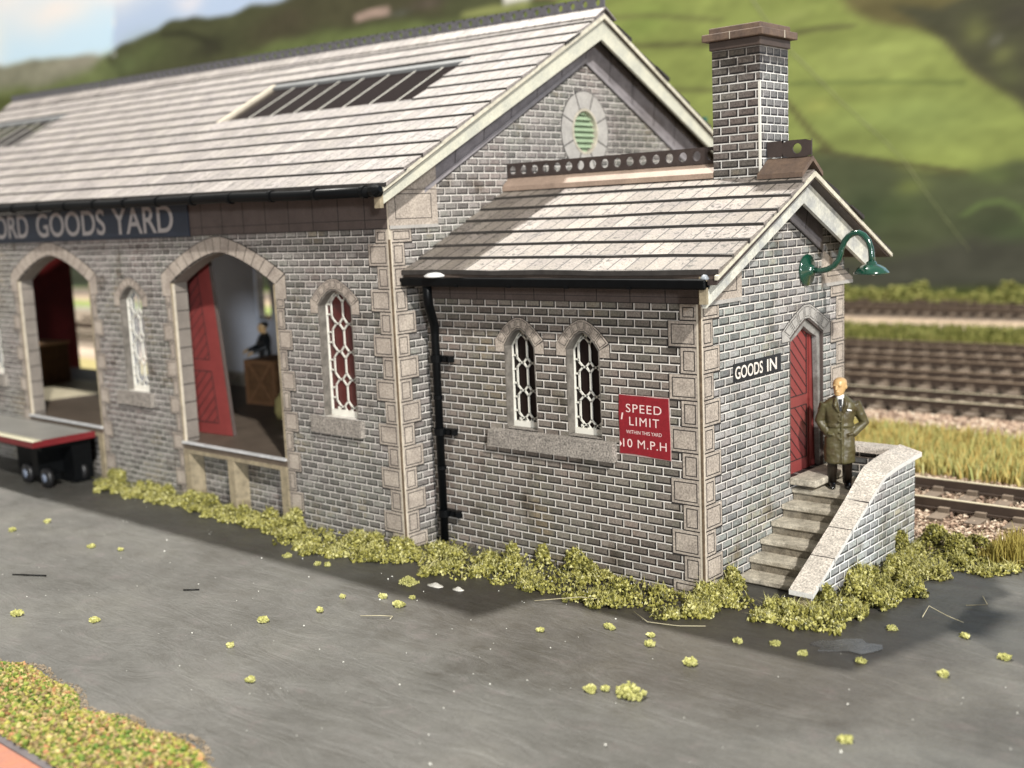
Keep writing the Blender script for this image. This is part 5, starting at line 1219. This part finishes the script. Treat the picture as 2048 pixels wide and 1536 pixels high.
# ------------------------------------------------------------------ printed backdrop board
# the printed landscape: patches (P), strokes (L) and soft blotches (B) in board metres (x, z)
PRINT = [
    ('P', (172, 190, 218), 2, [(-150.7, 60.14), (0.4, 21.22), (1.5, -1.79), (-175.3, -9.91)]),
    ('P', (190, 216, 236), 3, [(-152.6, 54.7), (-91.4, 40.51), (-95.1, 18.33), (-163.1, 24.93)]),
    ('B', (226, 222, 222), 0, [(-104.9, 28.22), (8.7, 2.14)]),
    ('B', (224, 224, 226), 0, [(-114.2, 31.13), (7.6, 2.96)]),
    ('B', (226, 226, 222), 0, [(-121.3, 26.86), (4.2, 3.11)]),
    ('B', (215, 218, 226), 0, [(-92.3, 27.75), (3.4, 1.32)]),
    ('B', (205, 208, 222), 0, [(-81.3, 25.41), (2.3, 1.04)]),
    ('B', (226, 224, 224), 0, [(-84.4, 28.69), (14.5, 1.67)]),
    ('P', (152, 152, 128), 5, [(-162.2, 27.48), (-118.2, 24.22), (-106.9, 23.72), (-97.9, 23.01), (-88.0, 21.72), (-90.2, 8.49), (-167.7, 11.67)]),
    ('B', (170, 166, 146), 0, [(-101.9, 22.67), (5.8, 0.58)]),
    ('P', (118, 132, 78), 8, [(-162.8, 25.57), (-118.8, 21.82), (-107.5, 21.05), (-99.1, 21.62), (-95.5, 22.86), (-91.5, 22.14), (-90.2, 8.49), (-167.7, 11.67)]),
    ('P', (95, 105, 50), 8, [(-163.7, 23.0), (-118.9, 21.18), (-105.5, 20.09), (-92.0, 19.42), (-90.2, 8.49), (-167.7, 11.67)]),
    ('P', (84, 88, 56), 3, [(-95.6, 22.54), (-93.1, 23.17), (-88.6, 23.77), (-86.0, 24.04), (-82.7, 24.02), (-80.7, 24.08), (-78.1, 23.62), (-72.3, 23.6), (-68.2, 23.48), (-63.2, 23.32), (-54.1, 22.89), (-40.0, 21.22), (-28.6, 21.0), (0.6, 17.22), (1.5, -1.79), (-97.9, -6.35), (-93.6, 20.53)]),
    ('B', (96, 108, 62), 0, [(-88.0, 21.94), (4.1, 1.54)]),
    ('B', (98, 112, 66), 0, [(-92.5, 21.34), (2.6, 1.13)]),
    ('L', (60, 62, 40), 9, [(-85.7, 23.21), (-82.1, 22.9), (-79.1, 21.99), (-77.1, 20.81)]),
    ('B', (62, 62, 44), 0, [(-78.4, 21.18), (1.8, 0.92)]),
    ('B', (78, 74, 52), 0, [(-68.5, 21.31), (4.4, 1.55)]),
    ('B', (86, 78, 58), 0, [(-64.5, 22.3), (4.7, 0.94)]),
    ('P', (108, 122, 66), 8, [(-74.2, 19.7), (-68.6, 20.34), (-62.2, 20.47), (-56.5, 19.97), (-49.2, 19.38), (-44.5, 19.37), (-40.1, 19.04), (-32.2, 17.58), (-32.6, 6.13), (-75.7, 7.9)]),
    ('P', (84, 82, 56), 8, [(-65.8, 21.73), (-59.9, 20.51), (-56.5, 20.4), (-50.2, 19.86), (-49.0, 22.73), (-67.9, 25.92)]),
    ('B', (104, 92, 78), 0, [(-51.6, 20.83), (2.0, 0.41)]),
    ('P', (180, 152, 138), 2, [(-59.1, 21.36), (-55.0, 21.2), (-55.0, 20.48), (-59.0, 20.68)]),
    ('B', (96, 98, 84), 0, [(-54.3, 20.52), (0.8, 0.28)]),
    ('P', (165, 172, 96), 4, [(-47.7, 19.78), (-44.4, 19.82), (-41.8, 19.36), (-41.8, 18.98), (-44.5, 19.24), (-47.5, 19.41)]),
    ('P', (200, 198, 190), 2, [(-43.6, 20.85), (-41.6, 20.55), (-41.7, 19.34), (-43.6, 19.63)]),
    ('P', (188, 130, 106), 2, [(-41.5, 20.52), (-39.6, 20.22), (-39.6, 19.16), (-41.5, 19.45)]),
    ('P', (146, 160, 76), 5, [(-38.7, 21.01), (-19.4, 17.75), (-18.2, 15.52), (-15.8, 14.11), (-13.2, 12.59), (-11.5, 11.17), (-9.1, 9.49), (-6.7, 6.24), (-9.0, 6.13), (-12.6, 6.69), (-17.1, 7.47), (-20.5, 8.21), (-36.4, 9.47), (-40.1, 18.1)]),
    ('B', (152, 166, 80), 0, [(-28.0, 16.96), (3.6, 0.84)]),
    ('B', (162, 176, 88), 0, [(-18.2, 12.94), (3.5, 1.04)]),
    ('B', (150, 168, 84), 0, [(-16.5, 9.66), (4.6, 1.54)]),
    ('B', (172, 182, 86), 0, [(-21.1, 11.0), (1.1, 0.37)]),
    ('B', (138, 152, 74), 0, [(-19.3, 8.83), (2.5, 0.8)]),
    ('B', (140, 160, 72), 0, [(-32.3, 16.99), (2.5, 0.88)]),
    ('B', (165, 178, 90), 0, [(-23.5, 15.75), (1.8, 0.49)]),
    ('B', (160, 176, 82), 0, [(-14.4, 7.44), (2.3, 0.51)]),
    ('L', (118, 122, 66), 7, [(-36.8, 17.64), (-32.3, 17.28), (-27.4, 16.3)]),
    ('L', (104, 104, 60), 8, [(-36.1, 15.85), (-31.2, 15.37), (-27.4, 15.03)]),
    ('L', (112, 114, 64), 6, [(-30.9, 12.68), (-27.8, 12.36)]),
    ('L', (104, 104, 62), 7, [(-22.6, 14.92), (-21.1, 14.99), (-19.2, 14.83)]),
    ('L', (112, 128, 64), 6, [(-22.9, 12.19), (-17.7, 11.76), (-13.3, 11.22)]),
    ('L', (96, 90, 56), 6, [(-23.1, 11.19), (-21.7, 9.5), (-20.5, 8.37)]),
    ('L', (88, 84, 54), 7, [(-21.1, 8.41), (-19.9, 8.06), (-17.1, 7.47), (-13.0, 6.72)]),
    ('P', (112, 104, 62), 8, [(-21.1, 18.04), (-3.0, 15.0), (-2.6, 6.46), (-9.1, 8.77), (-10.3, 9.96), (-12.4, 11.76), (-14.5, 13.36), (-16.9, 14.43), (-19.4, 15.74)]),
    ('P', (80, 80, 58), 6, [(-16.6, 15.53), (-14.5, 14.85), (-12.7, 15.2), (-2.9, 14.78), (-2.6, 7.13), (-10.0, 9.45), (-11.8, 11.45), (-14.0, 13.05), (-15.8, 14.16)]),
    ('B', (112, 116, 66), 0, [(-12.4, 13.7), (0.9, 0.67)]),
    ('B', (112, 112, 96), 0, [(-11.3, 13.19), (0.3, 0.33)]),
    ('B', (120, 124, 72), 0, [(-10.8, 12.41), (0.6, 0.48)]),
    ('B', (72, 70, 56), 0, [(-10.6, 14.16), (1.2, 0.62)]),
    ('B', (92, 96, 60), 0, [(-10.6, 11.32), (0.7, 0.6)]),
    ('P', (86, 94, 62), 8, [(-23.6, 7.74), (-20.7, 7.89), (-17.6, 7.38), (-15.2, 6.71), (-12.6, 6.52), (-10.7, 7.2), (-2.6, 6.24), (-2.4, 0.35), (-23.6, -0.0), (-25.5, 5.84)]),
    ('B', (118, 130, 66), 0, [(-15.4, 6.15), (0.9, 0.52)]),
    ('B', (98, 112, 62), 0, [(-11.6, 6.51), (1.4, 0.55)]),
    ('L', (112, 136, 70), 8, [(-13.1, 4.56), (-12.3, 5.09), (-11.3, 5.2), (-10.5, 4.85), (-9.9, 4.21)]),
    ('B', (84, 98, 58), 0, [(-16.8, 4.95), (2.2, 0.79)]),
    ('B', (66, 74, 50), 0, [(-11.6, 4.01), (1.7, 1.0)]),
    ('B', (70, 82, 54), 0, [(-18.8, 5.02), (1.7, 1.35)]),
    ('B', (80, 98, 58), 0, [(-10.3, 3.23), (1.4, 0.75)]),
    ('B', (92, 82, 58), 0, [(-19.6, 3.12), (1.1, 0.66)]),
    ('P', (80, 80, 66), 14, [(-23.6, 2.9), (-19.3, 2.29), (-15.1, 2.79), (-12.5, 3.53), (-2.4, 2.18), (-2.3, -0.11), (-45.7, -1.8), (-45.4, 3.17)]),
    ('P', (76, 84, 66), 10, [(-168.2, 10.3), (-74.4, 6.98), (-45.3, 4.91), (-45.6, 0.17), (-172.1, -1.02)]),
    ('P', (120, 150, 56), 5, [(-172.1, -1.02), (-45.6, 0.52), (-45.7, -1.26), (-173.3, -4.31)]),
    ('P', (96, 112, 40), 6, [(-25.6, 0.41), (-19.3, 0.68), (-2.4, 0.99), (-2.3, -0.57), (-25.6, -1.23)]),
    #('L', (188, 188, 112), 1.6, [(-25.7, 18.0), (-23.5, 14.67), (-19.9, 11.02), (-16.5, 7.78), (-13.8, 4.33)]),
    #('L', (110, 112, 84), 1.6, [(-13.8, 4.33), (-11.2, 0.46)]),
    ('L', (214, 218, 226), 1.2, [(-93.2, 30.17), (-94.3, 22.49)]),
]

def backdrop():
    x0, x1, z0, z1 = -150., 32., -.6, 42.; nx, nz = 600, 240
    tx = np.linspace(0, 1, nx+1); xs_ = x0+(x1-x0)*(1-(1-tx)**1.75); zs_ = np.linspace(z0, z1, nz+1)
    X_, Z_ = np.meshgrid(xs_, zs_); rgc = np.random.RandomState(2)
    def vn(fx, fz, s):      # smooth value noise
        r_ = np.random.RandomState(s); G = r_.rand(64, 64); u = (X_/fx) % 63; v = (Z_/fz) % 63
        i, j = u.astype(int), v.astype(int); a, c = u-i, v-j; a = a*a*(3-2*a); c = c*c*(3-2*c)
        return (G[j, i]*(1-a)+G[j, i+1]*a)*(1-c)+(G[j+1, i]*(1-a)+G[j+1, i+1]*a)*c
    Xw = X_+(vn(4, 2, 1)-.5)*1.3; Zw = Z_+(vn(3, 1.5, 2)-.5)*.5
    scale = .028+.033*np.clip((-X_-5)/112, 0, 1)
    img = np.zeros(X_.shape+(3,)); img[:] = (170, 190, 220)
    def segd(px, pz, ax, az, bx, bz, k):
        dx, dz_ = (bx-ax)*k, bz-az; L = dx*dx+dz_*dz_+1e-9; t = np.clip(((px-ax)*k*dx+(pz-az)*dz_)/L, 0, 1)
        return np.hypot((px-ax)*k-t*dx, pz-az-t*dz_)
    for kind, c, s, pts in PRINT:
        c = np.array(c, float)
        if kind == 'B':
            (cx_, cz_), (rx, rz_) = pts; d = ((Xw-cx_)/rx)**2+((Zw-cz_)/rz_)**2; a = np.exp(-d*1.1)
        elif kind == 'L':
            d = np.full(X_.shape, 1e9)
            for (a0, b0), (a1, b1) in zip(pts[:-1], pts[1:]): d = np.minimum(d, segd(X_, Z_, a0, b0, a1, b1, .62))
            w_ = s*scale*.75; a = np.clip(1.25-d/w_, 0, 1); a = a*a*(3-2*a)*.85
        else:
            ins = np.zeros(X_.shape, bool); d = np.full(X_.shape, 1e9); n = len(pts)
            for i in range(n):
                (ax, az), (bx, bz) = pts[i], pts[(i+1) % n]
                cond = ((az > Zw) != (bz > Zw)); t = (bx-ax)*(Zw-az)/((bz-az) if bz != az else 1e-9)+ax
                ins ^= cond & (Xw < t); d = np.minimum(d, segd(Xw, Zw, ax, az, bx, bz, .62))
            sd_ = np.where(ins, d, -d); w_ = s*scale*1.4; a = np.clip(.5+sd_/w_/2, 0, 1); a = a*a*(3-2*a)
        img = img*(1-a[..., None])+c*a[..., None]
    tex = 1+.10*(vn(1.5, .7, 3)-.5)+.10*(vn(.6, .3, 4)-.5)+.08*(vn(9, .5, 6)-.5)
    sky = np.clip((img[..., 2]-150)/40, 0, 1)[..., None]
    img = img*(tex[..., None]*(1-sky)+sky); gr_ = img.mean(-1, keepdims=True); img = img*(.80+.20*sky)+gr_*.20*(1-sky)
    v = np.clip(img/255, 0, 1); L_ = np.where(v > .04, ((v+.055)/1.055)**2.4, v/12.92)*(1+.5*sky)
    me = bpy.data.meshes.new('sky_backdrop'); V = np.stack([X_.ravel(), np.full(X_.size, 46.5), Z_.ravel()], 1)
    a = (np.arange(nz)[:, None]*(nx+1)+np.arange(nx)[None]).ravel(); F = np.stack([a, a+1, a+nx+2, a+nx+1], 1)
    me.from_pydata(V.tolist(), [], F.tolist())
    at = me.color_attributes.new('print', 'FLOAT_COLOR', 'POINT'); at.data.foreach_set('color', np.concatenate([L_.reshape(-1, 3), np.ones((X_.size, 1))], 1).ravel().astype(np.float32))
    m, nt, b = newmat('printed_landscape'); an = N(nt, 'ShaderNodeVertexColor'); an.layer_name = 'print'
    mul = N(nt, 'ShaderNodeVectorMath', operation='SCALE'); mul.inputs['Scale'].default_value = BOARD; nt.links.new(an.outputs['Color'], mul.inputs[0])
    nt.links.new(mul.outputs[0], b.inputs['Base Color']); b.inputs['Roughness'].default_value = .7; b.inputs['Specular IOR Level'].default_value = .2
    me.materials.append(m); o = bpy.data.objects.new('sky_backdrop', me); col.objects.link(o); o['kind'] = 'structure'
    mb = MB(); mb.box(x0, x1, 46.55, 46.9, z0, z1); mb.build('backdrop_board', pm('board_back', (.4, .4, .4)), o)
BOARD = .80
backdrop()
m = MB(); cr = [(-25.8, 18.0), (-23.51, 14.67), (-19.9, 11.0), (-16.53, 7.83), (-13.85, 4.1), (-12.6, 2.5)]; rs = random.Random(6); pts = []
for (a, c), (d, e) in zip(cr[:-1], cr[1:]):
    for i in range(8): t = i/8; pts.append((a+(d-a)*t+rs.uniform(-.03, .03), c+(e-c)*t))
for i in range(len(pts)-1):
    (a, c), (d, e) = pts[i], pts[i+1]; w_ = (.022+.015*rs.random())*(1-.92*i/len(pts)); m.face([(a-w_, 46.46, c-w_), (d-w_, 46.46, e-w_), (d+w_, 46.46, e+w_), (a+w_, 46.46, c+w_)])
o = m.build('backdrop_crease', pm('crease_in_print', (.36, .39, .19), .5, .2, 1), bpy.data.objects['sky_backdrop'])
